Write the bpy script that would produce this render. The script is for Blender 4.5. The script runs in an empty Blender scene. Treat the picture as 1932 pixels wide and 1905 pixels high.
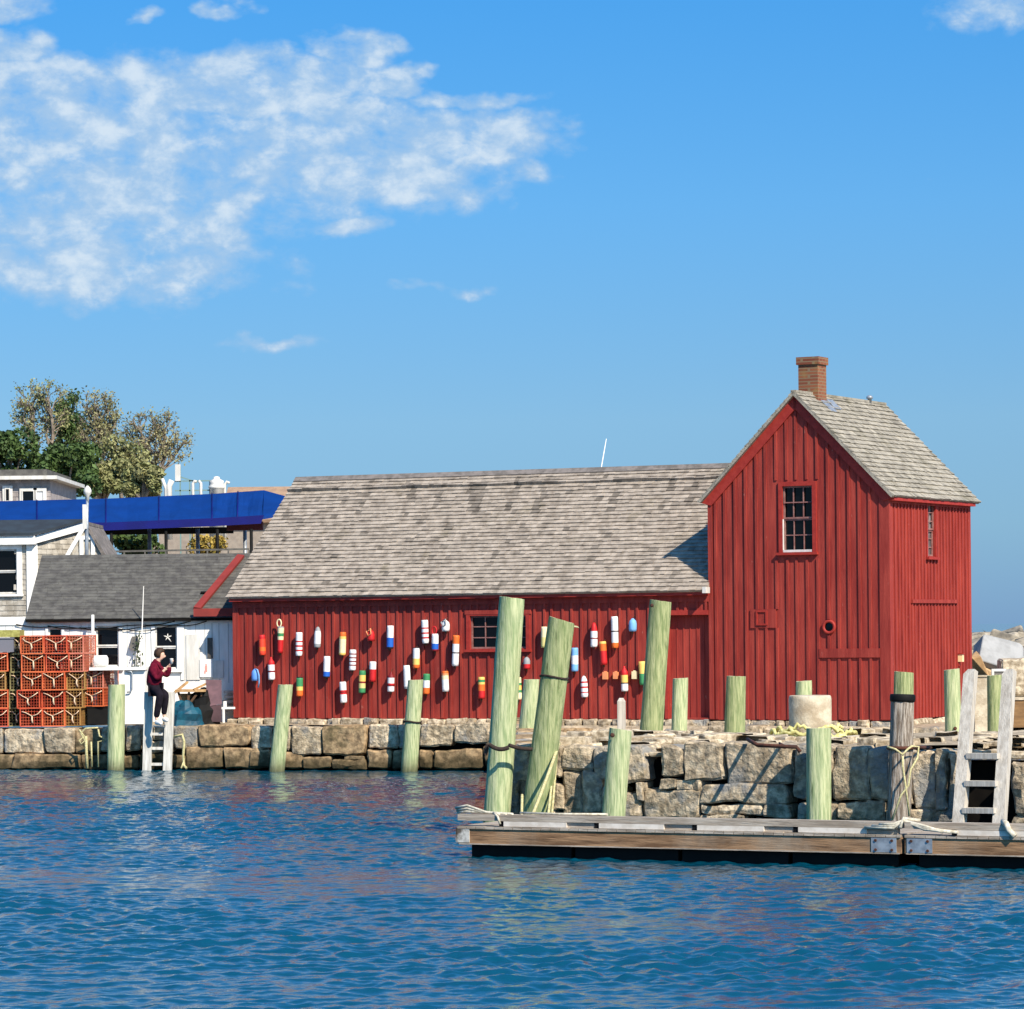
import bpy, bmesh, math, random
from mathutils import Vector, Matrix, noise as mnoise
import numpy as np
R = math.radians
S = bpy.context.scene
COL = S.collection
rnd = random.Random(7)

# ------------------------------------------------------------------ camera, sky, sun, exposure
F_PX = 6200.0            # focal length in units of a 1932 px wide picture
HC = 3.1                 # eye height above the water
ROLL = 0.010
cam_data = bpy.data.cameras.new('camera')
cam = bpy.data.objects.new('camera', cam_data); COL.objects.link(cam)
cam.location = (0, 0, HC)
cam.rotation_euler = (Matrix.Rotation(R(90), 3, 'X') @ Matrix.Rotation(-ROLL, 3, 'Z')).to_euler()
cam_data.sensor_fit = 'HORIZONTAL'; cam_data.sensor_width = 36
cam_data.lens = F_PX / 1932 * 36
cam_data.shift_y = 233 / 1932
cam_data.clip_start = 0.5; cam_data.clip_end = 30000
S.camera = cam

SUN_A, SUN_E = R(32), R(41)      # azimuth from the camera's back towards its right, elevation
SDIR = Vector((math.sin(SUN_A)*math.cos(SUN_E), -math.cos(SUN_A)*math.cos(SUN_E), math.sin(SUN_E)))
sl = bpy.data.lights.new('sun', 'SUN'); sl.energy = 4.9; sl.angle = R(0.5); sl.color = (1.0, 0.90, 0.76)
so = bpy.data.objects.new('sun', sl); COL.objects.link(so)
so.rotation_euler = (-SDIR).to_track_quat('-Z', 'Y').to_euler(); so.location = (60, -60, 80)

W = bpy.data.worlds.new('World'); S.world = W; W.use_nodes = True
wn, wl = W.node_tree.nodes, W.node_tree.links
wn.clear()
def N(nodes, typ, **kw):
    n = nodes.new(typ)
    for k, v in kw.items(): setattr(n, k, v)
    return n
class NT:
    """tiny helper to write node maths in one line"""
    def __init__(s, nodes, links): s.n, s.l = nodes, links
    def put(s, sock, v):
        if hasattr(v, 'is_linked') or isinstance(v, bpy.types.NodeSocket): s.l.new(v, sock)
        else: sock.default_value = v
    def m(s, op, a, b=0.0, c=None, clamp=False):
        n = s.n.new('ShaderNodeMath'); n.operation = op; n.use_clamp = clamp
        s.put(n.inputs[0], a); s.put(n.inputs[1], b)
        if c is not None: s.put(n.inputs[2], c)
        return n.outputs[0]
    def mix(s, f, a, b, typ='MIX'):
        n = s.n.new('ShaderNodeMix'); n.data_type = 'RGBA'; n.blend_type = typ
        s.put(n.inputs[0], f); s.put(n.inputs[6], a); s.put(n.inputs[7], b)
        return n.outputs[2]
    def noise(s, vec, scale, detail=4, rough=.55, dist=0):
        n = s.n.new('ShaderNodeTexNoise'); s.l.new(vec, n.inputs['Vector'])
        n.inputs['Scale'].default_value = scale; n.inputs['Detail'].default_value = detail
        n.inputs['Roughness'].default_value = rough; n.inputs['Distortion'].default_value = dist
        return n.outputs['Fac']
    def ramp(s, f, a, b):
        n = s.n.new('ShaderNodeMapRange'); n.interpolation_type = 'SMOOTHSTEP'
        s.put(n.inputs[0], f); s.put(n.inputs[1], a); s.put(n.inputs[2], b)
        return n.outputs[0]
    def comb(s, x, y, z):
        n = s.n.new('ShaderNodeCombineXYZ')
        for i, v in enumerate((x, y, z)): s.put(n.inputs[i], v)
        return n.outputs[0]
t = NT(wn, wl)
tc = N(wn, 'ShaderNodeTexCoord'); sep = N(wn, 'ShaderNodeSeparateXYZ'); wl.new(tc.outputs['Generated'], sep.inputs[0])
dx, dy, dz = sep.outputs
sky = N(wn, 'ShaderNodeTexSky', sky_type='NISHITA'); sky.sun_disc = False
sky.sun_elevation = SUN_E; sky.sun_rotation = R(180) - SUN_A
sky.altitude = 0; sky.air_density = 1.0; sky.dust_density = 0.5; sky.ozone_density = 2.5
wl.new(t.comb(dx, dy, t.m('MULTIPLY_ADD', t.m('MAXIMUM', dz, 0.0), 1.25, 0.20)), sky.inputs[0])
hs = N(wn, 'ShaderNodeHueSaturation'); wl.new(sky.outputs[0], hs.inputs['Color'])
hs.inputs['Saturation'].default_value = 1.25; hs.inputs['Value'].default_value = 1.3; hs.inputs['Hue'].default_value = 0.495
# clouds live on the dome, in azimuth / elevation
az = t.m('ARCTAN2', dx, dy); el = t.m('ARCSINE', dz)
wv = t.comb(t.m('MULTIPLY', az, 64), t.m('MULTIPLY', el, 92), 0.0)
wob = N(wn, 'ShaderNodeTexNoise'); wl.new(wv, wob.inputs['Vector']); wob.inputs['Scale'].default_value = .9; wob.inputs['Detail'].default_value = 3
wsep = N(wn, 'ShaderNodeSeparateColor'); wl.new(wob.outputs['Color'], wsep.inputs[0])
azw = t.m('MULTIPLY_ADD', t.m('SUBTRACT', wsep.outputs[0], .5), .03, az)
elw = t.m('MULTIPLY_ADD', t.m('SUBTRACT', wsep.outputs[1], .5), .012, el)
def sky_pos(x, y):
    u, w = x-966, y-1185
    return math.atan2(u-ROLL*w, F_PX), math.atan2(-(w+ROLL*u), F_PX)
mask = None
for cx, cy, rx, ry, g in ((60, 215, 360, 95, .95), (330, 330, 420, 140, .62), (120, 430, 380, 130, .80), (200, 520, 330, 70, .50), (440, 165, 330, 75, .80), (650, 300, 330, 120, .60), (850, 265, 230, 66, .62),
                       (660, 95, 95, 48, .75), (740, 160, 90, 36, .75), (0, 15, 120, 50, .85), (420, 18, 58, 20, .5), (265, 28, 36, 12, .35), (515, 650, 95, 13, .28), (20, 110, 90, 36, .6),
                       (820, 550, 60, 12, .24), (1890, 22, 120, 38, .36), (985, 232, 90, 26, .42), (905, 192, 120, 24, .5), (1000, 320, 60, 24, .3), (800, 362, 80, 20, .3), (660, 425, 90, 18, .3)):
    a0, e0 = sky_pos(cx, cy)
    ddx = t.m('MULTIPLY', t.m('SUBTRACT', azw, a0), F_PX/rx); ddy = t.m('MULTIPLY', t.m('SUBTRACT', elw, e0), F_PX/ry)
    d2 = t.m('ADD', t.m('MULTIPLY', ddx, ddx), t.m('MULTIPLY', ddy, ddy))
    v = t.m('MULTIPLY', t.m('SUBTRACT', 1.0, t.m('POWER', d2, .8)), g)
    mask = v if mask is None else t.m('MAXIMUM', mask, v)
mask = t.m('MAXIMUM', mask, -.45)
n1 = t.noise(wv, .78, 9, .60, .15)
n2 = t.noise(t.comb(t.m('MULTIPLY', az, 70), t.m('MULTIPLY_ADD', el, 105, -.40), 3.0), 1.25, 8, .58, .15)
dens = t.m('ADD', t.m('ADD', t.m('MINIMUM', t.m('MULTIPLY', mask, 1.25), .44), t.m('MULTIPLY', t.m('SUBTRACT', n1, .5), 1.75)), t.m('MULTIPLY', t.m('SUBTRACT', n2, .5), .8))
cov = t.m('MULTIPLY', t.ramp(dens, -.16, .56), .90)
thick = t.ramp(t.m('ADD', dens, t.m('MULTIPLY', t.m('SUBTRACT', n2, .5), 1.6)), .22, 1.05)
cloud_col = t.mix(thick, (1.85, 2.75, 3.85, 1), (3.35, 3.85, 4.3, 1))
gr = N(wn, 'ShaderNodeValToRGB'); er = gr.color_ramp; er.elements[0].position = 0.0; er.elements[0].color = (.46, .37, .36, 1); er.elements[1].position = 1.0; er.elements[1].color = (.45, .76, .88, 1)
for ps, c in ((.12, (.70, .56, .45, 1)), (.25, (.835, .68, .55, 1)), (.51, (.69, .79, .76, 1)), (.75, (.50, .80, .87, 1))): q = er.elements.new(ps); q.color = c
wl.new(t.m('MULTIPLY', el, 4.0), gr.inputs[0])           # thin sea haze low down, deep clear blue higher up
clear = t.mix(1.0, hs.outputs[0], gr.outputs[0], 'MULTIPLY')
final = t.mix(cov, clear, cloud_col)
bg = N(wn, 'ShaderNodeBackground'); bg.inputs['Strength'].default_value = 0.15
wl.new(final, bg.inputs['Color'])
wo = N(wn, 'ShaderNodeOutputWorld'); wl.new(bg.outputs[0], wo.inputs['Surface'])

S.view_settings.view_transform = 'Standard'; S.view_settings.look = 'None'
S.view_settings.exposure = 0.5; S.view_settings.gamma = 1.0
S.render.engine = 'CYCLES'; S.cycles.use_denoising = True
S.cycles.max_bounces = 6; S.cycles.diffuse_bounces = 3; S.cycles.glossy_bounces = 3; S.cycles.caustics_reflective = False

# ------------------------------------------------------------------ picture -> place
def P(x, y, Y):
    u, w = x-966, y-1185
    return Vector(((u-ROLL*w)*Y/F_PX, Y, HC-(w+ROLL*u)*Y/F_PX))
def Pz(x, y, z):
    u, w = x-966, y-1185
    return P(x, y, (HC-z)*F_PX/(w+ROLL*u))
class Frame:
    """a wall: s runs to the right along it, h up, d out of it towards the viewer"""
    def __init__(s, o, yaw):
        s.o = Vector(o); s.s = Vector((math.cos(yaw), -math.sin(yaw), 0)); s.d = Vector((-math.sin(yaw), -math.cos(yaw), 0)); s.h = Vector((0, 0, 1))
    def p(s, a, h, d=0): return s.o + s.s*a + s.h*h + s.d*d
    def px(s, x, y, d=0):
        r = P(x, y, 1) - Vector((0, 0, HC)); c = Vector((0, 0, HC)); q = s.o + s.d*d
        k = (q-c).dot(s.d)/r.dot(s.d); v = c + r*k - s.o
        return v.dot(s.s), v.z

# ------------------------------------------------------------------ materials
def srgb(*c):
    return tuple(((v/255)/12.92 if v/255 <= .04045 else ((v/255+.055)/1.055)**2.4) for v in c) + (1,)
MATS = {}
def mat(name, c1, c2=None, scale=3, stretch=(1, 1, 1), lo=.35, hi=.65, rough=.8, bump=0, bscale=20, bstretch=None, c3=None, s3=1.5, lo3=.55, hi3=.75, metal=0, spec=.4, detail=6, tone=True, st3=None, tide=None, c4=None, s4=9, st4=(1, 1, 1), lo4=.66, hi4=.72, bdist=.03):
    m = bpy.data.materials.new(name); m.use_nodes = True; n, l = m.node_tree.nodes, m.node_tree.links
    b = n['Principled BSDF']; q = NT(n, l)
    tcn = n.new('ShaderNodeTexCoord')
    def sv(st):
        mp = n.new('ShaderNodeMapping'); l.new(tcn.outputs['Object'], mp.inputs[0]); mp.inputs['Scale'].default_value = st; return mp.outputs[0]
    v = sv(stretch); col = c1
    if c2 is not None: col = q.mix(q.ramp(q.noise(v, scale, detail, .6), lo, hi), c1, c2)
    if c3 is not None: col = q.mix(q.ramp(q.noise(sv(st3 or (1, 1, 1)), s3, 5, .6), lo3, hi3), col, c3)
    if c4 is not None: col = q.mix(q.ramp(q.noise(sv(st4), s4, 6, .65), lo4, hi4), col, c4)
    if tide is not None:
        gp = n.new('ShaderNodeNewGeometry'); sz = n.new('ShaderNodeSeparateXYZ'); l.new(gp.outputs['Position'], sz.inputs[0])
        wet = q.ramp(q.m('ADD', sz.outputs[2], q.m('MULTIPLY', q.noise(sv((1, 1, 1)), 2.2, 5), -.5)), tide, tide-.42); col = q.mix(q.m('MULTIPLY', wet, .85), col, srgb(58, 52, 32))   # tide line of weed
    if tone:
        at = n.new('ShaderNodeAttribute'); at.attribute_name = 'tone'
        col = q.mix(1.0, col, q.comb(at.outputs['Fac'], at.outputs['Fac'], at.outputs['Fac']), 'MULTIPLY')
    q.put(b.inputs['Base Color'], col)
    b.inputs['Roughness'].default_value = rough; b.inputs['Metallic'].default_value = metal
    b.inputs['Specular IOR Level'].default_value = spec
    if bump:
        bn = n.new('ShaderNodeBump'); bn.inputs['Strength'].default_value = bump; bn.inputs['Distance'].default_value = bdist
        l.new(q.noise(sv(bstretch or stretch), bscale, 6, .6), bn.inputs['Height']); l.new(bn.outputs[0], b.inputs['Normal'])
    MATS[name] = m
    return m

red = mat('red_paint', srgb(134, 43, 36), srgb(166, 66, 54), 2.6, (3, 3, .30), .3, .75, rough=.7, bump=.25, bscale=9, bstretch=(6, 6, .6), c3=srgb(112, 34, 30), s3=1.1, lo3=.48, hi3=.85, st3=(2.5, 2.5, .5), spec=.3, c4=srgb(176, 112, 98), s4=7, st4=(3, 3, .8), lo4=.665, hi4=.74)
redtrim = mat('red_trim', srgb(148, 44, 36), srgb(162, 54, 44), 4, (2, 2, 2), rough=.6, spec=.3)
shingle = mat('cedar_shingle', srgb(174, 162, 147), srgb(132, 121, 108), 5, (1, 1, 1), .35, .75, rough=.95, bump=.5, bscale=30, c3=srgb(116, 106, 82), s3=.9, lo3=.58, hi3=.8, spec=.15)
shingle2 = mat('cedar_shingle_tower', srgb(168, 161, 146), srgb(130, 124, 112), 5, (1, 1, 1), .35, .75, rough=.95, bump=.5, bscale=30, c3=srgb(112, 106, 86), s3=1.2, lo3=.5, hi3=.8, spec=.15)
ridgewood = mat('ridge_board', srgb(128, 120, 114), srgb(100, 94, 88), 6, rough=.9)
asphalt = mat('asphalt_shingle', srgb(100, 98, 92), srgb(80, 78, 75), 5, rough=.95, bump=.3, bscale=60, spec=.15)
greyshingle = mat('grey_wall_shingle', srgb(190, 184, 172), srgb(150, 143, 130), 4, rough=.95, bump=.3, bscale=30, spec=.15)
white = mat('white_paint', srgb(240, 239, 234), srgb(224, 222, 215), 2.5, (2, 2, .4), rough=.6, bump=.1, bscale=12)
offwhite = mat('off_white_paint', srgb(222, 219, 212), srgb(196, 193, 184), 3, (2, 2, .5), rough=.6)
glass = mat('dark_window_glass', srgb(10, 11, 14), rough=.04, spec=.22)
dark = mat('dark_void', srgb(16, 14, 13), srgb(26, 23, 20), 3, rough=.95, spec=.1)
muntin = mat('window_bar', srgb(128, 84, 78), srgb(150, 112, 104), 8, rough=.6)
granite = mat('granite', srgb(226, 206, 174), srgb(150, 134, 110), 8, lo=.34, hi=.64, rough=.95, bump=1.0, bscale=11, c3=srgb(140, 128, 110), s3=7, lo3=.5, hi3=.72, spec=.15, detail=9, tide=.16, bdist=.06, c4=srgb(150, 148, 142), s4=1.1, lo4=.5, hi4=.62)
granite_wet = mat('granite_dark', srgb(196, 166, 126), srgb(118, 98, 74), 7, lo=.34, hi=.66, rough=.9, bump=.9, bscale=9, c3=srgb(76, 72, 48), s3=1.6, lo3=.45, hi3=.75, spec=.2, detail=9, tide=.22)
granite_pale = mat('granite_pale', srgb(222, 206, 178), srgb(146, 130, 106), 8, lo=.34, hi=.64, rough=.95, bump=.8, bscale=10, spec=.15, detail=9)
rock = mat('breakwater_rock', srgb(184, 172, 150), srgb(112, 106, 96), 2.2, lo=.3, hi=.7, rough=.95, bump=.7, bscale=4, spec=.15, detail=9)
gravel = mat('gravel_ground', srgb(190, 174, 148), srgb(132, 120, 102), 5, lo=.3, hi=.7, rough=1, bump=.9, bscale=12, spec=.1, detail=10)
piling_green = mat('treated_timber', srgb(172, 176, 128), srgb(112, 128, 82), 6, (5, 5, .45), .32, .7, rough=.85, bump=.6, bscale=9, bstretch=(8, 8, .5), c3=srgb(80, 84, 54), s3=7, lo3=.60, hi3=.70, st3=(5, 5, .22), spec=.2, detail=8)
piling_mint = mat('treated_timber_pale', srgb(198, 202, 156), srgb(132, 152, 106), 6, (5, 5, .45), .32, .72, rough=.85, bump=.6, bscale=9, bstretch=(8, 8, .5), c3=srgb(94, 106, 72), s3=7, lo3=.61, hi3=.71, st3=(5, 5, .22), spec=.2, detail=8, tide=.10)
piling_grey = mat('weathered_timber', srgb(196, 184, 168), srgb(112, 98, 84), 7, (8, 8, .5), .36, .6, rough=.9, bump=1.0, bscale=9, bstretch=(9, 9, .5), spec=.15, detail=8)
endgrain = mat('end_grain', srgb(206, 200, 164), srgb(170, 158, 118), 8, rough=.9)
timber = mat('grey_timber', srgb(210, 203, 190), srgb(160, 151, 138), 4, (5, 5, .22), .25, .8, rough=.9, bump=.4, bscale=10, bstretch=(8, 8, .6), spec=.15)
deckwood = mat('dock_deck_wood', srgb(184, 172, 156), srgb(146, 132, 116), 3, (.6, 5, 5), .35, .65, rough=.9, bump=.4, bscale=8, bstretch=(.6, 8, 8), spec=.2)
fascia = mat('dock_fascia_wood', srgb(158, 124, 92), srgb(104, 78, 56), 2.2, (.7, 3, 7), .35, .65, rough=.85, bump=.4, bscale=8, bstretch=(.6, 8, 8), c3=srgb(160, 144, 124), s3=.9, lo3=.46, hi3=.8, spec=.2)
black = mat('black_plastic', srgb(12, 12, 12), srgb(20, 19, 17), 4, rough=.7, spec=.2)
galv = mat('galvanised_steel', srgb(176, 182, 186), srgb(142, 148, 154), 8, rough=.45, metal=.5)
rust = mat('rusty_iron', srgb(96, 56, 40), srgb(60, 38, 30), 10, rough=.9)
rope = mat('pale_rope', srgb(204, 196, 150), srgb(170, 160, 112), 30, rough=.95, spec=.1)
roped = mat('dark_chain', srgb(40, 32, 28), srgb(60, 46, 38), 20, rough=.9)
bluec = mat('blue_canvas', srgb(0, 50, 120), srgb(0, 44, 108), 1.2, rough=.55, spec=.3)
blued = mat('blue_canvas_valance', srgb(8, 16, 104), srgb(6, 12, 92), 1.2, rough=.6, spec=.3)
concrete = mat('concrete', srgb(206, 194, 170), srgb(168, 152, 128), 4, rough=.95, bump=.4, bscale=25, c3=srgb(150, 146, 138), s3=2.2, spec=.1)
skin = mat('skin', srgb(222, 176, 152), rough=.55, tone=False)
hoodie = mat('maroon_cotton', srgb(104, 22, 42), srgb(84, 16, 34), 14, rough=.95, bump=.4, bscale=14, spec=.1, tone=False)
trouser = mat('dark_cotton', srgb(34, 30, 38), srgb(24, 21, 28), 10, rough=.95, spec=.1, tone=False)
hairm = mat('brown_hair', srgb(74, 50, 30), srgb(46, 30, 18), 30, (1, 1, .3), rough=.7)
def brick_mat():
    m = bpy.data.materials.new('chimney_brick'); m.use_nodes = True; n, l = m.node_tree.nodes, m.node_tree.links; q = NT(n, l)
    tcn = n.new('ShaderNodeTexCoord'); sp = n.new('ShaderNodeSeparateXYZ'); l.new(tcn.outputs['Object'], sp.inputs[0])
    v = q.comb(q.m('ADD', sp.outputs[0], sp.outputs[1]), sp.outputs[2], 0.0)
    br = n.new('ShaderNodeTexBrick'); l.new(v, br.inputs['Vector'])
    br.inputs['Color1'].default_value = srgb(112, 56, 38); br.inputs['Color2'].default_value = srgb(140, 82, 52); br.inputs['Mortar'].default_value = srgb(128, 106, 80)
    br.inputs['Scale'].default_value = 1; br.inputs['Brick Width'].default_value = .21; br.inputs['Row Height'].default_value = .07; br.inputs['Mortar Size'].default_value = .012
    col = q.mix(q.ramp(q.noise(tcn.outputs['Object'], 3, 4), .5, .8), br.outputs['Color'], srgb(146, 118, 68))
    l.new(col, n['Principled BSDF'].inputs['Base Color']); n['Principled BSDF'].inputs['Roughness'].default_value = .9
    return m
brick = brick_mat()

# ------------------------------------------------------------------ mesh collecting
class MB:
    def __init__(s): s.v = []; s.f = []; s.mi = []; s.tn = []; s.sm = []
    def face(s, pts, mi=0, tn=1.0, sm=False):
        k = len(s.v); s.v += [Vector(p) for p in pts]; s.f.append(tuple(range(k, k+len(pts)))); s.mi.append(mi); s.tn.append(tn); s.sm.append(sm)
    def mesh(s, verts, faces, mi=0, tn=1.0, sm=False):
        k = len(s.v); s.v += [Vector(p) for p in verts]
        for f in faces: s.f.append(tuple(i+k for i in f)); s.mi.append(mi); s.tn.append(tn); s.sm.append(sm)
    def hexa(s, c, mi=0, tn=1.0):
        """c: 8 corners, 0-3 one face round, 4-7 the opposite one"""
        s.mesh(c, [(0, 1, 2, 3), (7, 6, 5, 4), (0, 4, 5, 1), (1, 5, 6, 2), (2, 6, 7, 3), (3, 7, 4, 0)], mi, tn)
    def box(s, lo, hi, mi=0, tn=1.0, mtx=None):
        a, b = lo, hi
        c = [Vector(p) for p in ((a[0], a[1], a[2]), (b[0], a[1], a[2]), (b[0], b[1], a[2]), (a[0], b[1], a[2]), (a[0], a[1], b[2]), (b[0], a[1], b[2]), (b[0], b[1], b[2]), (a[0], b[1], b[2]))]
        if mtx is not None: c = [mtx @ p for p in c]
        s.hexa(c, mi, tn)
    def fbox(s, F, s0, s1, h0, h1, d0, d1, mi=0, tn=1.0):
        s.hexa([F.p(s0, h0, d0), F.p(s1, h0, d0), F.p(s1, h1, d0), F.p(s0, h1, d0), F.p(s0, h0, d1), F.p(s1, h0, d1), F.p(s1, h1, d1), F.p(s0, h1, d1)], mi, tn)
    def bar(s, a, b, w, h=None, mi=0, tn=1.0, up=None):
        a, b = Vector(a), Vector(b); h = h or w; x = (b-a).normalized()
        up = Vector(up) if up else (Vector((0, 0, 1)) if abs(x.z) < .9 else Vector((0, 1, 0)))
        y = up.cross(x).normalized(); z = x.cross(y)
        o = [y*w/2*i+z*h/2*j for i, j in ((-1, -1), (1, -1), (1, 1), (-1, 1))]
        s.hexa([a+q for q in o]+[b+q for q in o], mi, tn)
    def tube(s, pts, r, n=8, mi=0, tn=1.0, caps=True):
        pts = [Vector(p) for p in pts]; rs = r if isinstance(r, (list, tuple)) else [r]*len(pts); k = len(s.v); prev = None
        for i, p in enumerate(pts):
            d = (pts[min(i+1, len(pts)-1)]-pts[max(i-1, 0)]).normalized()
            if prev is None: prev = d.orthogonal().normalized()
            x = (prev - d*prev.dot(d)).normalized(); y = d.cross(x); prev = x
            for j in range(n):
                a = 2*math.pi*j/n; s.v.append(p + (x*math.cos(a)+y*math.sin(a))*rs[i])
        for i in range(len(pts)-1):
            for j in range(n):
                s.f.append((k+i*n+j, k+i*n+(j+1) % n, k+(i+1)*n+(j+1) % n, k+(i+1)*n+j)); s.mi.append(mi); s.tn.append(tn); s.sm.append(True)
        if caps:
            for i in (0, len(pts)-1): s.f.append(tuple(k+i*n+j for j in range(n))); s.mi.append(mi); s.tn.append(tn); s.sm.append(False)
    def lathe(s, c, prof, n=16, axis=(0, 0, 1), mi=0, tn=1.0, mis=None, caps=True):
        """prof: (radius, height) pairs along the axis"""
        ax = Vector(axis).normalized(); x = ax.orthogonal().normalized(); y = ax.cross(x); k = len(s.v); c = Vector(c)
        for r, h in prof:
            for j in range(n):
                a = 2*math.pi*(j+.5)/n; s.v.append(c + ax*h + (x*math.cos(a)+y*math.sin(a))*r)
        for i in range(len(prof)-1):
            for j in range(n):
                s.f.append((k+i*n+j, k+i*n+(j+1) % n, k+(i+1)*n+(j+1) % n, k+(i+1)*n+j)); s.mi.append(mis[i] if mis else mi); s.tn.append(tn); s.sm.append(True)
        if caps:
            for i in (0, len(prof)-1): s.f.append(tuple(k+i*n+j for j in range(n))); s.mi.append(mis[min(i, len(mis)-1)] if mis else mi); s.tn.append(tn); s.sm.append(False)
    def panel(s, F, s0, s1, h0, h1, d, holes=(), mi=0, reveal=.12):
        xs = sorted({s0, s1, *[h[0] for h in holes], *[h[1] for h in holes]}); ys = sorted({h0, h1, *[h[2] for h in holes], *[h[3] for h in holes]})
        for a, b in zip(xs, xs[1:]):
            for e, f in zip(ys, ys[1:]):
                mx, my = (a+b)/2, (e+f)/2
                if any(h[0] < mx < h[1] and h[2] < my < h[3] for h in holes): continue
                s.face([F.p(a, e, d), F.p(b, e, d), F.p(b, f, d), F.p(a, f, d)], mi)
        for a, b, e, f in [h[:4] for h in holes]:
            for p, q in (((a, e), (b, e)), ((b, e), (b, f)), ((b, f), (a, f)), ((a, f), (a, e))):
                s.face([F.p(*p, d), F.p(*q, d), F.p(*q, d-reveal), F.p(*p, d-reveal)], mi)
    def build(s, name, mats, parent=None, recalc=True):
        mats = mats if isinstance(mats, (list, tuple)) else [mats]
        base = parent_world(parent) if parent else Matrix.Identity(4)
        inv = base.inverted()
        me = bpy.data.meshes.new(name); me.from_pydata([inv @ v for v in s.v], [], s.f)
        for m in mats: me.materials.append(m)
        me.polygons.foreach_set('material_index', s.mi); me.polygons.foreach_set('use_smooth', s.sm)
        at = me.attributes.new('tone', 'FLOAT', 'FACE'); at.data.foreach_set('value', s.tn)
        if recalc:
            bm = bmesh.new(); bm.from_mesh(me); bmesh.ops.recalc_face_normals(bm, faces=bm.faces); bm.to_mesh(me); bm.free()
        o = bpy.data.objects.new(name, me); COL.objects.link(o)
        if parent: o.parent = parent
        return o
def parent_world(o):
    m = o.matrix_basis.copy()
    while o.parent: o = o.parent; m = o.matrix_basis @ m
    return m
def tag(o, label, cat=None, group=None, kind=None):
    if label: o['label'] = label
    if cat: o['category'] = cat
    if group: o['group'] = group
    if kind: o['kind'] = kind
    return o
def thing(name, label, cat, loc=(0, 0, 0), rz=0, group=None):
    o = bpy.data.objects.new(name, None); COL.objects.link(o); o.location = loc; o.rotation_euler = (0, 0, rz); o.empty_display_size = .2
    return tag(o, label, cat, group)
def solo(mb, name, mats, loc, label, cat, group=None, recalc=True):
    """a thing that is one mesh: vertices given in the world, origin at its base"""
    o = mb.build(name, mats, None, recalc); loc = Vector(loc)
    o.data.transform(Matrix.Translation(-loc)); o.location = loc
    return tag(o, label, cat, group)
# ------------------------------------------------------------------ water
def build_water():
    rg = np.random.default_rng(3)
    ys = [23.0]
    while ys[-1] < 77: ys.append(ys[-1] + .030 + .0008*(ys[-1]-23))
    ys = np.array(ys); nx = 600
    t_ = np.linspace(-1, 1, nx)
    X = t_[None, :]*(ys[:, None]*.185+.6); Y = np.repeat(ys[:, None], nx, 1)
    Zs = np.zeros_like(X); DX = np.zeros_like(X); DY = np.zeros_like(X)
    for i in range(120):
        lam = .13*(.85/.13)**(rg.random()**1.1); k = 2*math.pi/lam
        th = rg.normal(math.radians(-78), .85); a = .021*lam/6.283*rg.uniform(.4, 1.5)
        ph = rg.random()*6.28; cx, cy = math.cos(th), math.sin(th)
        arg = k*(X*cx+Y*cy)+ph
        Zs += a*np.sin(arg); c = np.cos(arg)*a*.4; DX += c*cx; DY += c*cy
    # gusts: patches of rougher and smoother water
    g = np.zeros_like(X)
    for i in range(14):
        lam = rg.uniform(4, 16); th = rg.uniform(0, 6.28); g += np.sin(2*math.pi/lam*(X*math.cos(th)*.6+Y*math.sin(th))+rg.random()*6.28)
    g = np.clip(1.0+.15*g, .5, 1.6)
    ed = np.minimum(1, np.minimum((1-np.abs(t_))[None, :]*14, np.minimum((ys-ys[0])[:, None]/1.0, (ys[-1]-ys)[:, None]/1.5)))
    ed = np.clip(ed, 0, 1)
    Zs *= g*ed; X = X+DX*g*ed; Y = Y+DY*g*ed
    ny = len(ys)
    verts = np.stack([X.ravel(), Y.ravel(), Zs.ravel()], 1)
    I = np.arange(ny*nx).reshape(ny, nx)
    q = np.stack([I[:-1, :-1].ravel(), I[:-1, 1:].ravel(), I[1:, 1:].ravel(), I[1:, :-1].ravel()], 1)
    n0 = len(verts)
    far = np.array([[-9000, -400, 0], [9000, -400, 0], [9000, 16000, 0], [-9000, 16000, 0]], float)
    verts = np.concatenate([verts, far])
    faces = [tuple(r) for r in q.tolist()]
    fr = I[0, :].tolist(); bk = I[-1, :].tolist(); lf = I[:, 0].tolist(); rt = I[:, -1].tolist()
    faces += [tuple([n0, n0+1]+fr[::-1]), tuple([n0+1, n0+2]+rt[::-1]), tuple([n0+2, n0+3]+bk), tuple([n0+3, n0]+lf)]
    me = bpy.data.meshes.new('harbour_water'); me.from_pydata(verts.tolist(), [], faces)
    me.polygons.foreach_set('use_smooth', [True]*len(faces))
    m = bpy.data.materials.new('sea_water'); m.use_nodes = True; n, l = m.node_tree.nodes, m.node_tree.links; q_ = NT(n, l); b = n['Principled BSDF']
    tcn = n.new('ShaderNodeTexCoord')
    b.inputs['Base Color'].default_value = (.001, .055, .095, 1); b.inputs['Roughness'].default_value = .05; b.inputs['IOR'].default_value = 1.48
    mp = n.new('ShaderNodeMapping'); l.new(tcn.outputs['Object'], mp.inputs[0]); mp.inputs['Scale'].default_value = (1.0, 1.7, 1)
    bn = n.new('ShaderNodeBump'); bn.inputs['Strength'].default_value = .3; bn.inputs['Distance'].default_value = .02
    l.new(q_.noise(mp.outputs[0], 8, 3, .6), bn.inputs['Height']); l.new(bn.outputs[0], b.inputs['Normal'])
    me.materials.append(m)
    o = bpy.data.objects.new('harbour_water', me); COL.objects.link(o); tag(o, 'rippled blue harbour water', None, None, 'structure')
build_water()

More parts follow.
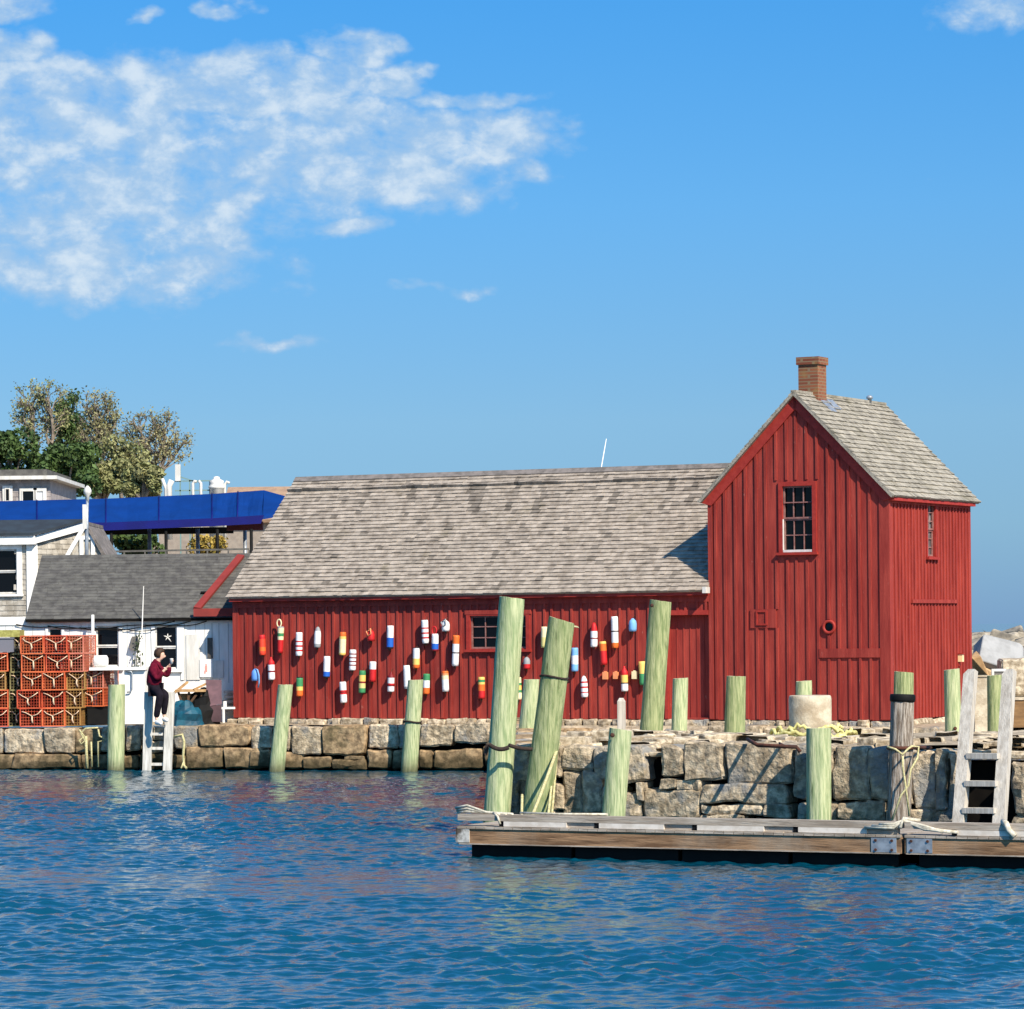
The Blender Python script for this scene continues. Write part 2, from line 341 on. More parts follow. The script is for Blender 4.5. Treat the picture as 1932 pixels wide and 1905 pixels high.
# ------------------------------------------------------------------ ground
def smooth(a, b, x):
    x = max(0, min(1, (x-a)/(b-a))); return x*x*(3-2*x)
WALLY = lambda x: 49.45-.46*x                          # face of the near wharf wall
def far_wall_y(x):                                     # face of the wharf wall under the sheds
    return 74.6-.272*(x+12) if x < -.6 else 71.5-(x+.6)*.47
def ground_z(x, y):
    if x < -.2 or y > far_wall_y(x)+.1:
        return .98 + .12*smooth(74, 80, y) + 2.2*smooth(84, 110, y)
    near = 1.27
    mid = .70 + .10*smooth(5.5, 9.5, x); wy = WALLY(x); near += .012*x
    z = near+(mid-near)*smooth(wy+6, wy+15, y)
    return z
def build_ground():
    mb = MB(); st = .5
    xs = np.arange(-60, 60.1, 1.0); xs = sorted(set(np.round(np.concatenate([np.arange(-60, -16, 4), np.arange(-16, 18, .5), np.arange(18, 61, 4)]), 3)))
    ys = sorted(set(np.round(np.concatenate([np.arange(44, 80, .5), np.arange(80, 170, 5)]), 3)))
    def wz(x, y): return ground_z(x, y)+.03*(mnoise.noise(Vector((x*.9, y*.9, 0)))+.6*mnoise.noise(Vector((x*2.3, y*2.3, 4))))
    for a, b in zip(xs, xs[1:]):
        for c, d in zip(ys, ys[1:]):
            mx, my = (a+b)/2, (c+d)/2
            lim = (WALLY(mx)+.75 if mx > .5 else far_wall_y(mx)+.45)
            if my < lim: continue
            if mx > 9.5 and my > 74: continue           # open water beyond the shack on the right
            mb.face([(a, c, wz(a, c)), (b, c, wz(b, c)), (b, d, wz(b, d)), (a, d, wz(a, d))], 0, 1, True)
    o = mb.build('wharf_ground', gravel); tag(o, 'pale gravel top of the wharf', None, None, 'structure')
build_ground()

# ------------------------------------------------------------------ rough stone
def add_stone(mb, F, s0, s1, h0, h1, d0, depth, mi=0, rough=.035, seed=0, tn=None, rot=0):
    rr = random.Random(seed*7.13+s0*3.1+h0)
    nx = max(2, min(9, int((s1-s0)/.12))); nz = max(2, min(8, int((h1-h0)/.12)))
    hx, hz = (s1-s0)/2, (h1-h0)/2; cx, cz = (s0+s1)/2, (h0+h1)/2
    ch = min(.035, hx*.2, hz*.2)
    def ax(n, h): return [-h]+[-h+ch+(2*h-2*ch)*i/n for i in range(n+1)]+[h]
    X, Z, D = ax(nx, hx), ax(nz, hz), [-depth, -depth*.5, -ch, 0]
    sk = [rr.uniform(-.06, .06) for _ in range(2)]; cor = [(rr.uniform(0, .16) if rr.random() < .35 else 0) for _ in range(4)]
    off = Vector((rr.uniform(0, 99), rr.uniform(0, 99), rr.uniform(0, 99))); bow = rr.uniform(-.01, .05)
    idx = {}; vs = []
    def v(i, j, k):
        key = (i, j, k)
        if key in idx: return idx[key]
        x, z, d = X[i], Z[j], D[k]; ex, ez, ed = i in (0, nx+2), j in (0, nz+2), k == 3
        if ex and ez: x *= 1-ch*.6/hx; z *= 1-ch*.6/hz
        if ed and (ex or ez): d -= ch*.8; x *= 1-(ch*.35/hx if ex else 0); z *= 1-(ch*.35/hz if ez else 0)
        u, w = x/hx, z/hz
        q_ = (0 if u < 0 else 1)+(0 if w < 0 else 2); c = cor[q_]; over = max(0, abs(u)+abs(w)-1.45)
        x -= math.copysign(over*c*hx, u); z -= math.copysign(over*c*hz, w)
        x *= 1+sk[0]*w; z *= 1+sk[1]*u
        if k == 3: d += bow*(1-u*u)*(1-w*w)
        p = F.p(cx+x, cz+z, d0+d); q = p*1.7+off
        nn = mnoise.noise_vector(q)*rough*.9+mnoise.noise_vector(q*3.1)*rough*.75+mnoise.noise_vector(q*6.3)*rough*.4
        idx[key] = len(vs); vs.append(p+nn); return idx[key]
    fs = []; mx, mz = nx+2, nz+2
    for i in range(mx):
        for j in range(mz): fs.append((v(i, j, 3), v(i+1, j, 3), v(i+1, j+1, 3), v(i, j+1, 3)))
    for k in range(3):
        for i in range(mx): fs.append((v(i, 0, k), v(i+1, 0, k), v(i+1, 0, k+1), v(i, 0, k+1))); fs.append((v(i, mz, k), v(i+1, mz, k), v(i+1, mz, k+1), v(i, mz, k+1)))
        for j in range(mz): fs.append((v(0, j, k), v(0, j+1, k), v(0, j+1, k+1), v(0, j, k+1))); fs.append((v(mx, j, k), v(mx, j+1, k), v(mx, j+1, k+1), v(mx, j, k+1)))
    tn = tn if tn is not None else rr.uniform(.72, 1.08)
    mb.mesh(vs, fs, mi, tn, False)

def px_stones(mb, F, rects, d0=0, depth=.5, mi=0, rough=.035, seed=1, mip=None):
    for i, r in enumerate(rects):
        x0, x1, y0, y1 = r[:4]
        s0, h1 = F.px(x0-.8, y0-.8); s1, h0 = F.px(x1+.8, y1+.8)
        m = r[4] if len(r) > 4 else mi
        add_stone(mb, F, s0, s1, h0, h1, d0+rnd.uniform(-.05, .05), depth, m, rough, seed+i)
def course_fill(mb, F, s0, s1, h0, h1, wmin, wmax, d0=0, depth=.5, mi=0, rough=.03, gap=.025, seed=5, hv=0.0):
    rr = random.Random(seed); s = s0
    while s < s1-.05:
        w = min(rr.uniform(wmin, wmax), s1-s)
        add_stone(mb, F, s+gap/2, s+w-gap/2, h0+gap/2, h1-gap/2+rr.uniform(-hv, hv), d0+rr.uniform(-.05, .05), depth, mi if not isinstance(mi, tuple) else rr.choice(mi), rough, rr.randint(0, 9999))
        s += w

# ------------------------------------------------------------------ far wharf wall (left), with the stone footing of the shack
FW = Frame((-12, 74.6, 0), math.atan(.272))
def zx(cx, cy): return (.2648*cx, 1055.2+.2648*cy)
def zw(cx, cy): return (422.1+.2648*cx, 1119.1+.2648*cy)
def rc(f, a, b, c, d, *m):
    x0, y0 = f(a, c); x1, y1 = f(b, d); return (x0, x1, y0, y1)+m
mb = MB()
px_stones(mb, FW, [rc(zx, -330, 10, 1210, 1385), rc(zx, 22, 305, 1215, 1385), rc(zx, 316, 522, 1208, 1382), rc(zx, 532, 706, 1210, 1382, 1), rc(zx, 720, 880, 1195, 1370), rc(zx, 890, 992, 1188, 1362), rc(zx, 1004, 1220, 1200, 1290), rc(zx, 1030, 1215, 1296, 1375),
                   rc(zx, 1230, 1402, 1195, 1352), rc(zx, 1412, 1782, 1188, 1330, 1), rc(zw, 192, 335, 950, 1110), rc(zw, 352, 466, 955, 1110), rc(zw, 480, 694, 955, 1150), rc(zw, 702, 1008, 952, 1152, 1), rc(zw, 1030, 1234, 942, 1100), rc(zw, 1242, 1392, 945, 1100), rc(zw, 1402, 1628, 942, 1092), rc(zw, 1645, 1895, 932, 1070),
                   rc(zw, 1905, 2100, 940, 1075)], 0, .6)
px_stones(mb, FW, [rc(zx, -330, 90, 1392, 1490), rc(zx, 96, 572, 1392, 1490), rc(zx, 580, 880, 1392, 1500, 1), rc(zx, 890, 985, 1405, 1490), rc(zx, 1000, 1220, 1385, 1500, 1), rc(zx, 1230, 1318, 1400, 1490), rc(zx, 1322, 1580, 1342, 1490), rc(zx, 1590, 1872, 1348, 1490), rc(zw, 190, 330, 1120, 1240), rc(zw, 340, 560, 1140, 1245), rc(zw, 565, 765, 1172, 1250),
                   rc(zw, 775, 1010, 1190, 1255), rc(zw, 860, 1000, 1168, 1190), rc(zw, 1030, 1190, 1118, 1245), rc(zw, 1200, 1380, 1120, 1250, 1), rc(zw, 1388, 1480, 1122, 1245), rc(zw, 1500, 1845, 1118, 1250), rc(zw, 1860, 2100, 1090, 1250)], .03, .7, 2, seed=40)
course_fill(mb, FW, .0, 12.2, -.75, -.05, .7, 1.4, .05, .7, 1, seed=8)
course_fill(mb, FW, -7, -1.1, -.7, .28, .8, 1.5, 0, .6, 0, seed=9); course_fill(mb, FW, -7, -1.1, .3, .95, .8, 1.5, 0, .6, 0, seed=10)
s_end = (Vector((-.6, 71.5, 0))-FW.o).dot(FW.s)
mb.fbox(FW, -7, s_end+.1, -1, .93, -.9, -.34, 3)
mb.build('granite_quay_wall', [granite, granite_wet, granite_wet, dark], None)
tag(bpy.data.objects['granite_quay_wall'], 'long low wall of brown granite blocks rising from the water below the buoys and traps', 'stone wall')
# retaining wall that carries on behind the near wharf
FR = Frame((-.6, 71.5, 0), math.atan(.47))
mb = MB()
course_fill(mb, FR, 0, 5.2, .30, .92, .45, 1.1, 0, .5, (0, 0, 1), seed=21, hv=.02)
course_fill(mb, FR, 5.2, 10.2, .66, .98, .5, 1.3, 0, .5, (0, 0, 2), seed=23, hv=.04)
course_fill(mb, FR, 0, 5.2, -.6, .28, .6, 1.3, 0, .5, 1, seed=22)
mb.fbox(FR, 0, 10.4, -.6, .88, -.9, -.3, 3)
mb.build('granite_retaining_wall', [granite, granite_wet, granite_pale, dark])
tag(bpy.data.objects['granite_retaining_wall'], 'low granite wall behind the leaning posts, carrying the right half of the red shack', 'stone wall')

# ------------------------------------------------------------------ near wharf wall (right)
FN = Frame((0.0, 49.45, 0), math.atan(.46))
def n3(cx, cy): return (895.3+.1655*cx, 1375+.1655*cy)
def n6(cx, cy): return (1215.1+.21516*cx, 1375+.21516*cy)
def n5(cx, cy): return (1598.8+.17246*cx, 1343+.17246*cy)
mb = MB()
px_stones(mb, FN, [rc(n3, 360, 640, 190, 600), rc(n3, 650, 985, 210, 560), rc(n3, 1000, 1345, 200, 470), rc(n3, 1358, 1520, 230, 590), rc(n3, 1530, 1932, 200, 610), rc(n6, 150, 335, 148, 435), rc(n6, 345, 692, 130, 462), rc(n6, 705, 1300, 128, 500), rc(n6, 1318, 1640, 150, 622), rc(n6, 1650, 1975, 150, 625),
                   rc(n5, 230, 470, 400, 960), rc(n5, 480, 690, 420, 1040), rc(n5, 700, 980, 440, 1060), rc(n5, 990, 1085, 430, 1060), rc(n5, 1090, 1190, 440, 1055), rc(n5, 1800, 2150, 560, 1130)], 0, .7, 0, .05, seed=100)
px_stones(mb, FN, [rc(n3, 360, 500, 610, 980), rc(n3, 510, 880, 580, 980), rc(n3, 890, 1000, 640, 925), rc(n3, 1012, 1224, 490, 980), rc(n3, 1232, 1440, 490, 980), rc(n3, 1450, 1690, 640, 980), rc(n3, 1695, 1880, 725, 1010), rc(n6, -60, -8, 480, 640), rc(n6, -4, 484, 535, 800), rc(n6, 152, 278, 442, 526), rc(n6, 285, 490, 452, 542), rc(n6, 492, 1256, 490, 658), rc(n6, 490, 1028, 664, 752), rc(n6, 1042, 1272, 670, 785), rc(n6, 490, 880, 756, 830, 0), rc(n6, 890, 1300, 785, 830),
                   rc(n6, 1345, 1500, 650, 820), rc(n6, 1510, 1690, 640, 830), rc(n6, 1698, 1960, 640, 800), rc(n5, 60, 412, 985, 1200), rc(n5, 420, 700, 1070, 1230), rc(n5, 708, 900, 1085, 1230), rc(n5, 905, 1180, 1080, 1230), rc(n5, 1800, 2150, 1140, 1230)], 0, .7, 0, .045, seed=160)
course_fill(mb, FN, 10.4, 22, .55, 1.2, .7, 1.5, 0, .6, 0, seed=31); course_fill(mb, FN, 8.0, 22, -.3, .53, .7, 1.5, 0, .6, 0, seed=32)
course_fill(mb, FN, 0, 9, -.9, -.02, .7, 1.6, 0, .6, 1, seed=33)
# capping slabs, a little proud, and the returning end wall
course_fill(mb, FN,   .15, 5.0, 1.16, 1.255, .5, 1.2, -.12, 1.3, 2, .03, seed=34, hv=.02); course_fill(mb, FN, 5.0, 22, 1.16, 1.27, .8, 1.9, -.12, 1.3, 2, .04, seed=35, hv=.03)
FE = Frame((.02, 71.4, 0), R(90))
course_fill(mb, FE, 0, 19.6, .55, 1.18, .8, 1.6, 0, .6, (0, 1), seed=36); course_fill(mb, FE, 0, 19.6, -.6, .53, .8, 1.6, 0, .6, 1, seed=37)
mb.fbox(FN, .35, 7.9, -1, 1.12, -1.2, -.42, 3); mb.fbox(FN, 9.0, 22, -1, 1.12, -1.2, -.42, 3); mb.fbox(FN, 7.9, 9.0, -1, 1.12, -1.9, -1.4, 3)
mb.build('granite_wharf_wall', [granite, granite_wet, granite_pale, dark])
tag(bpy.data.objects['granite_wharf_wall'], 'tall wall of big rough granite blocks behind the floating dock', 'stone wall')

# ------------------------------------------------------------------ red fish shack
Cc = P(1680, 1358, 68.0); BZ = Cc.z
shack = thing('red_shack', 'red board and batten fishing shack with a tall gabled end, hung with buoys', 'shack', (Cc.x, Cc.y, BZ))
TH, TL = R(29), R(25)
FT = Frame((0, 0, 0), TH); FT.o = Vector((Cc.x, Cc.y, 0))
sL, _ = FT.px(1338.5, 1200); TW = -sL
FT.o = FT.o + FT.s*sL                                    # s = 0 at the left edge of the tower front
FS = Frame(FT.p(TW, 0), 0); FS.s = -FT.d; FS.d = FT.s    # right face: s runs back, d out to the right
TD, _ = FS.px(1830.5, 1150)
FL = Frame(FT.o, TL); sl_, _ = FL.px(441, 1250); LW = -sl_
FL.o = FL.o + FL.s*sl_                                   # s = 0 at the far left end of the long wall
print('tower', TW, TD, 'long', LW, 'left end', FL.o, 'base', BZ)
EZ = FT.px(1675, 935, .12)[1]; PZ = FT.px(1497, 738, .14)[1]    # roof edge heights of the tower
LE = 3.86; LRZ = 6.70; LD = 3.15                          # long roof: eave and ridge height, half depth
print('eave', EZ, 'peak', PZ, 'long eave', FL.px(432, 1130, .25), FL.px(1340, 1115, .25))
half = TW/2; pitch = math.atan2(PZ-EZ, half+.17)

# walls ---------------------------------------------------------
mb = MB()
win_t = (*FT.px(1478, 1041), *FT.px(1533, 916)); win_t = (win_t[0], win_t[2], win_t[1], win_t[3])
win_l = (*FL.px(888, 1224), *FL.px(993, 1161)); win_l = (win_l[0], win_l[2], win_l[1], win_l[3])
door = (*FL.px(1262, 1365), *FL.px(1333, 1160)); door = (door[0], LW-.03, BZ+.02, door[3])
win_s = (*FS.px(1748, 1049), *FS.px(1762.5, 951)); win_s = (win_s[0], win_s[2], win_s[1], win_s[3])
port = FT.px(1565, 1183)
top_t = EZ-.10
mb.panel(FT, 0, TW, BZ-.02, top_t, 0, [(win_t[0], win_t[1], win_t[2], min(win_t[3], top_t))], 0, .14)
def roof_h(s): return EZ + (half+.17-abs(s-half))*math.tan(pitch)     # roof plane over the front
hole_top = win_t
cuts_ = sorted([0, win_t[0], win_t[1], half, TW])
for a, b in zip(cuts_, cuts_[1:]):
    lo_h = max(top_t, win_t[3]) if win_t[0]-1e-6 <= a and b <= win_t[1]+1e-6 else top_t
    mb.face([FT.p(a, lo_h), FT.p(b, lo_h), FT.p(b, roof_h(b)-.1), FT.p(a, roof_h(a)-.1)], 0)
mb.panel(FS, 0, TD, BZ-.02, roof_h(TW)-.1, 0, [win_s], 0, .1)
# back and left of the tower
FB = Frame(FT.p(TW, 0, -TD), 0); FB.s = -FT.s; FB.d = -FT.d
mb.panel(FB, 0, TW, BZ-.02, top_t, 0); mb.face([FB.p(0, top_t), FB.p(TW, top_t), FB.p(TW, roof_h(0)-.1), FB.p(half, roof_h(half)-.1), FB.p(0, roof_h(0)-.1)], 0)
FK = Frame(FT.p(0, 0, -TD), 0); FK.s = FT.d; FK.d = -FT.s
mb.panel(FK, 0, TD, BZ-.02, roof_h(0)-.1, 0)
# battens
def batten(F, s, h0, h1, blocks, w=.05, th=.028):
    segs = [(h0, h1)]
    for a, b, c, d in blocks:
        if a-w*.4 < s < b+w*.4:
            segs = [x for (p, q) in segs for x in ((p, min(q, c)), (max(p, d), q)) if x[1]-x[0] > .04]
    for p, q in segs:
        j = rnd.uniform(-.004, .004)
        mb.fbox(F, s-w/2+j, s+w/2+j, p, q, 0, th+rnd.uniform(-.004, .004), 0, rnd.uniform(.93, 1.05))
rect = lambda F, x0, x1, y0, y1: (F.px(x0, y1)[0], F.px(x1, y1)[0], F.px(x0, y1)[1], F.px(x0, y0)[1])
hatch = rect(FT, 1417, 1465, 1150, 1185); belt = rect(FT, 1547, 1661, 1224, 1241); pr = .16
tb = [(win_t[0]-.26, win_t[1]+.2, win_t[2]-.16, win_t[3]+.13), hatch, belt, (port[0]-pr, port[0]+pr, port[1]-pr, port[1]+pr)]
nb = 17
for i in range(nb):
    s = .17+(TW-.34)*i/(nb-1)+rnd.uniform(-.015, .015)
    batten(FT, s, BZ, min(roof_h(s)-.34, 99), tb, .055)
bar_s = rect(FS, 1718, 1803, 1131, 1138)
nb = 25
for i in range(nb):
    s = .12+(TD-.24)*i/(nb-1)+rnd.uniform(-.01, .01)
    batten(FS, s, BZ, roof_h(TW)-.3, [(win_s[0]-.08, win_s[1]+.08, win_s[2]-.08, win_s[3]+.1)], .05)
# corner boards and trim
for F, a, b in ((FT, 0, .1), (FT, TW-.2, TW+.03), (FS, -.0, .1), (FS, TD-.1, TD)): mb.fbox(F, a, b, BZ, (roof_h(TW)-.16), 0, .03, 0)
mb.fbox(FT, hatch[0], hatch[1], hatch[2], hatch[3], 0, .03, 0); mb.fbox(FT, belt[0], belt[1], belt[2], belt[3], 0, .04, 0)
mb.fbox(FS, bar_s[0], bar_s[1], bar_s[2], bar_s[3], 0, .06, 0)
mb.fbox(FS, .1, TD-.1, roof_h(TW)-.32, roof_h(TW)-.12, 0, .035, 0)
mb.build('tower_wall', red, shack)
mb = MB()
mb.panel(FL, 0, LW, BZ-.02, LE+.12, 0, [win_l, door], 0, .16)
lb = [(win_l[0]-.14, win_l[1]+.14, win_l[2]-.12, win_l[3]+.12), (door[0]-.08, LW+1, BZ-1, door[3]+.1)]
nb = 52
for i in range(nb):
    s = .14+(LW-.2)*i/(nb-1)+rnd.uniform(-.03, .03)
    batten(FL, s, BZ, LE-.24, lb, .052, .03)
mb.fbox(FL, 0, .09, BZ, LE-.1, 0, .032); mb.fbox(FL, .09, LW, LE-.24, LE+.02, 0, .036)
mb.fbox(FL, win_l[0]-.12, win_l[1]+.12, win_l[3]+.03, win_l[3]+.12, 0, .045)
# left gable end and back
FG = Frame(FL.p(0, 0, -2*LD), 0); FG.s = FL.d; FG.d = -FL.s
mb.face([FG.p(0, BZ), FG.p(2*LD, BZ), FG.p(2*LD, LE+.1), FG.p(LD, LRZ-.12), FG.p(0, LE+.1)], 0)
mb.face([FL.p(0, BZ, -2*LD), FL.p(LW, BZ, -2*LD), FL.p(LW, LE+.1, -2*LD), FL.p(0, LE+.1, -2*LD)], 0)
mb.build('long_wall', red, shack)

# roofs -----------------------------------------------------------
def shingle_roof(mb, o, e, u, L, Ls, course, wmin, wmax, th=.018, seed=1, mi=0, lift=None, cut=None, ov=.012, stain=None):
    """o: eave corner, e: along the eave, u: up the slope"""
    rr = random.Random(seed); n = e.cross(u).normalized()
    if n.z < 0: n = -n
    rows = int(round(Ls/course)); course = Ls/rows
    for i in range(rows):
        a = i*course - (.02 if i == 0 else 0); b = (i+1)*course+.03
        s = rr.uniform(-.1, 0); 
        while s < L:
            w = rr.uniform(wmin, wmax); s0, s1 = max(s, 0), min(s+w-.004, L); s += w
            if s1-s0 < .02: continue
            if cut and cut((s0+s1)/2, a): continue
            j = rr.uniform(-ov, ov*.6); t0 = th*rr.uniform(.8, 1.3) + (lift(i, s0) if lift else 0)
            tone = rr.choice([rr.uniform(.80, 1.02), rr.uniform(.88, 1.08), rr.uniform(.92, 1.14)])
            if stain: tone *= stain(i, (s0+s1)/2, rr)
            p = lambda ss, hh, dd: o+e*ss+u*hh+n*dd
            mb.hexa([p(s0, a+j, -.01), p(s1, a+j, -.01), p(s1, b, -.02), p(s0, b, -.02), p(s0, a+j, t0), p(s1, a+j, t0), p(s1, b, .0), p(s0, b, .0)], mi, tone)
def slab(mb, o, e, u, L, Ls, t0, t1, mi=0):
    n = e.cross(u).normalized()
    if n.z < 0: n = -n
    p = lambda s, h, d: o+e*s+u*h+n*d
    mb.hexa([p(0, 0, t0), p(L, 0, t0), p(L, Ls, t0), p(0, Ls, t0), p(0, 0, t1), p(L, 0, t1), p(L, Ls, t1), p(0, Ls, t1)], mi)
# long roof
mb = MB()
OV = .22
lo_ = FL.p(-.06, LE, OV); rise = LRZ-LE; run = LD+OV; Ls = math.hypot(rise, run)
uF = ((FL.h*rise)-(FL.d*run)).normalized(); uB = ((FL.h*rise)+(FL.d*run)).normalized()
LRL = LW+.06+.02
rcount = int(round(Ls/.135))
def lift_l(i, s): return .05+.02*math.sin(s*2.3) if i == rcount-4 else 0
def stain_l(i, s, rr):
    k = rcount-i; f = (s+.22*math.sin(s*3.1)) % .92
    if 4 <= k <= 12 and abs(f-.35-.015*k) < .075-.004*k+.03*rr.random(): return .5+.2*rr.random()
    return .6 if rr.random() < .035 else 1.0
shingle_roof(mb, lo_, FL.s, uF, LRL, Ls, .135, .09, .22, .03, 3, 0, lift_l, None, .010, stain_l)
slab(mb, lo_, FL.s, uF, LRL, Ls, -.06, -.012, 0)
slab(mb, FL.p(-.06, LE, -2*LD-OV), FL.s, uB, LRL+3, Ls, -.06, -.0, 0)
n_ = FL.s.cross(uF).normalized(); n_ = n_ if n_.z > 0 else -n_
rtop = lo_+uF*(Ls-.17)
slab(mb, rtop, FL.s, uF, LRL+.6, .17, .012, .035, 1)
lroof = mb.build('long_roof', [shingle, ridgewood], shack)
mb = MB()
mb.fbox(FL, .0, LW, LE-.1, LE-.03, .04, OV-.03, 0)          # soffit
mb.fbox(FL, LW-.02, LW+.06, LE-.06, LE+.07, .10, OV+.12, 1)   # pale end of the eave board beside the tower
mb.build('eave_board', [redtrim, offwhite], lroof)
# tower roof
mb = MB()
SO = .17; FO = .15; BO = .22
uR = (FT.h*(PZ-EZ)-FT.s*(half+SO)).normalized(); uLf = (FT.h*(PZ-EZ)+FT.s*(half+SO)).normalized(); TS = math.hypot(PZ-EZ, half+SO)
eR = -FT.d
oR = FT.p(TW+SO, EZ, FO)
tcount = int(round(TS/.145))
shingle_roof(mb, oR, eR, uR, TD+FO+BO, TS, .145, .09, .2, .03, 11, 0, None, None, .008, lambda i, s, rr: .75 if rr.random() < .06 else 1)
slab(mb, oR, eR, uR, TD+FO+BO, TS, -.06, -.012, 0)
oLf = FT.p(-SO, EZ, FO)
shingle_roof(mb, oLf, eR, uLf, TD+FO+BO, TS, .145, .12, .24, .02, 12, 0)
slab(mb, oLf, eR, uLf, TD+FO+BO, TS, -.06, -.012, 0)
mb.bar(FT.p(half, PZ-.0, FO-.02), FT.p(half, PZ-.0, -TD-BO+.03), .12, .05, 0)
# metal flashing patch under the chimney
troof = mb.build('tower_roof', [shingle2, ridgewood], shack)
mb = MB()
for k, (u_, o_, sg) in enumerate(((uR, oR, 1), (uLf, oLf, -1))):
    nn = FT.d.cross(u_).normalized(); nn = nn if nn.z > 0 else -nn
    a = o_-FT.d*(FO-.012)-nn*.062; L_ = TS-.0
    p = lambda h, t_, d: a+u_*h+nn*t_+FT.d*d
    w = .20
    mb.hexa([p(0, 0, -.01), p(L_, 0, -.01), p(L_-.22, -w, -.01), p(.12, -w, -.01), p(0, 0, .045), p(L_, 0, .045), p(L_-.22, -w, .045), p(.12, -w, .045)], 0)
mb.fbox(FT, TW-.02, TW+SO-.02, EZ-.1, EZ-.03, -TD, .02, 0)
mb.build('rake_board', redtrim, troof)
mb = MB()
cb = FT.p(half-.05, PZ, -.98); CS = .225
cs_, ct = FT.px(1533, 675, -1.0)
mx = Matrix.Translation(cb) @ Matrix.Rotation(-TH, 4, 'Z')
hc = ct-PZ
mb.box((-CS, -CS, -.5), (CS, CS, hc-.16), 0, 1, mx); mb.box((-CS-.035, -CS-.035, hc-.16), (CS+.035, CS+.035, hc), 0, .82, mx)
mb.box((-CS+.1, -CS+.1, hc-.02), (CS-.1, CS-.1, hc+.004), 1, 1, mx)
ch = mb.build('chimney', [brick, dark], troof)
mb = MB()
o_ = oR+uR*(TS-.62)+eR*(1.0+FO); nn = FT.d.cross(uR).normalized(); nn = nn if nn.z > 0 else -nn
for a, b, c, d in ((-.1, .22, .05, .6), (.3, .62, .16, .46)):
    q = lambda s, h, t_: o_+eR*s+uR*h+nn*t_
    mb.hexa([q(a, c, .02), q(b, c, .02), q(b, d, .02), q(a, d, .02), q(a, c, .032), q(b, c, .032), q(b, d, .032), q(a, d, .032)], 0)
mb.build('chimney_flashing', galv, troof)
mb = MB(); vp = FT.p(half+.05, PZ, -TD+.75)
mb.lathe(vp, [(.045, -.1), (.045, .06), (.075, .065), (.07, .11), (.03, .14)], 12); mb.build('vent_cap', galv, troof)

# windows -----------------------------------------------------------
def window(F, r, cols, rows, parent, split=True, fw=.06, trim=.09, name='window', barm=None, sill=True, framem=None, depth=.1, gl=None, d=0):
    s0, s1, h0, h1 = r; m = MB()
    for a, b, c, e in ((s0-trim, s0, h0-trim*.4, h1+trim), (s1, s1+trim, h0-trim*.4, h1+trim), (s0, s1, h1, h1+trim)): m.fbox(F, a, b, c, e, d, d+.038)
    w = m.build(name, framem or redtrim, parent)
    m = MB()
    m.face([F.p(s0, h0, d-depth+.02), F.p(s1, h0, d-depth+.02), F.p(s1, h1, d-depth+.02), F.p(s0, h1, d-depth+.02)]); m.build('pane', gl or glass, w)
    m = MB(); halves = ((h0, (h0+h1)/2, d-depth+.03), ((h0+h1)/2, h1, d-depth+.05)) if split else ((h0, h1, d-depth+.03),)
    for a, b, dd in halves:
        fw2 = .035; bw = .011
        for p, q, r_, t_ in ((s0, s0+fw2, a, b), (s1-fw2, s1, a, b), (s0+fw2, s1-fw2, a, a+fw2), (s0+fw2, s1-fw2, b-fw2, b)): m.fbox(F, p, q, r_, t_, dd, dd+.03)
        for i in range(1, cols):
            x = s0+(s1-s0)*i/cols; m.fbox(F, x-bw, x+bw, a+fw2, b-fw2, dd, dd+.02)
        nr = rows//2 if split else rows
        for j in range(1, nr):
            y = a+(b-a)*j/nr; m.fbox(F, s0+fw2, s1-fw2, y-bw, y+bw, dd, dd+.018)
    m.build('frame', barm or muntin, w)
    if sill:
        m = MB(); m.fbox(F, s0-trim-.03, s1+trim+.03, h0-.075, h0-.02, d, d+.09); m.build('sill', framem or redtrim, w)
    return w
w_t = window(FT, win_t, 3, 4, shack, True)
m = MB(); m.fbox(FT, win_t[0]-.01, win_t[1]-.02, win_t[2]-.015, win_t[2]+.035, -.05, .03); m.fbox(FT, win_t[0]-.03, win_t[0]+.012, win_t[2]-.015, win_t[2]+.68, -.02, .03); m.build('white_edge', offwhite, w_t)
window(FL, win_l, 4, 3, shack, False)
paleglass = mat('painted_reflection_glass', srgb(150, 150, 150), srgb(90, 84, 84), 4, rough=.15)  # pale greys paint the light mirrored in the side window
window(FS, win_s, 2, 6, shack, True, trim=.05, gl=paleglass)
m = MB(); m.fbox(FL, door[0], door[1], door[2], door[3], -.17, -.145)
for i in range(1, 6):
    x = door[0]+(door[1]-door[0])*i/6; m.fbox(FL, x-.012, x+.012, door[2], door[3], -.145, -.132)
m.build('door', red, shack)
m = MB(); m.fbox(FL, door[0]-.07, LW-.01, door[3], door[3]+.1, 0, .045); m.fbox(FL, door[0]-.07, door[0], BZ, door[3], 0, .04); m.build('door_frame', redtrim, shack)
m = MB(); s, h = port; cc = FT.p(s, h, .0)
m.lathe(cc, [(.15, .0), (.15, .05), (.135, .06), (.1, .06), (.09, .03)], 22, FT.d, 0, 1, None, False)
pt = m.build('porthole', redtrim, shack); m = MB(); m.lathe(cc, [(.10, .012), (.001, .02)], 22, FT.d, caps=False); m.build('pane', glass, pt)
m = MB(); hs0 = rect(FT, 1428, 1449, 1152, 1180); a, b, c, d = hs0
for q in ((a, a+.035, c, d), (b-.035, b, c, d), (a+.035, b-.035, c, c+.035), (a+.035, b-.035, d-.035, d)): m.fbox(FT, *q, .03, .055)
m.build('hatch', redtrim, shack)
lampm = mat('lantern_glass', srgb(240, 214, 160), rough=.3); m = MB(); s, h = FS.px(1813, 1240, .08)
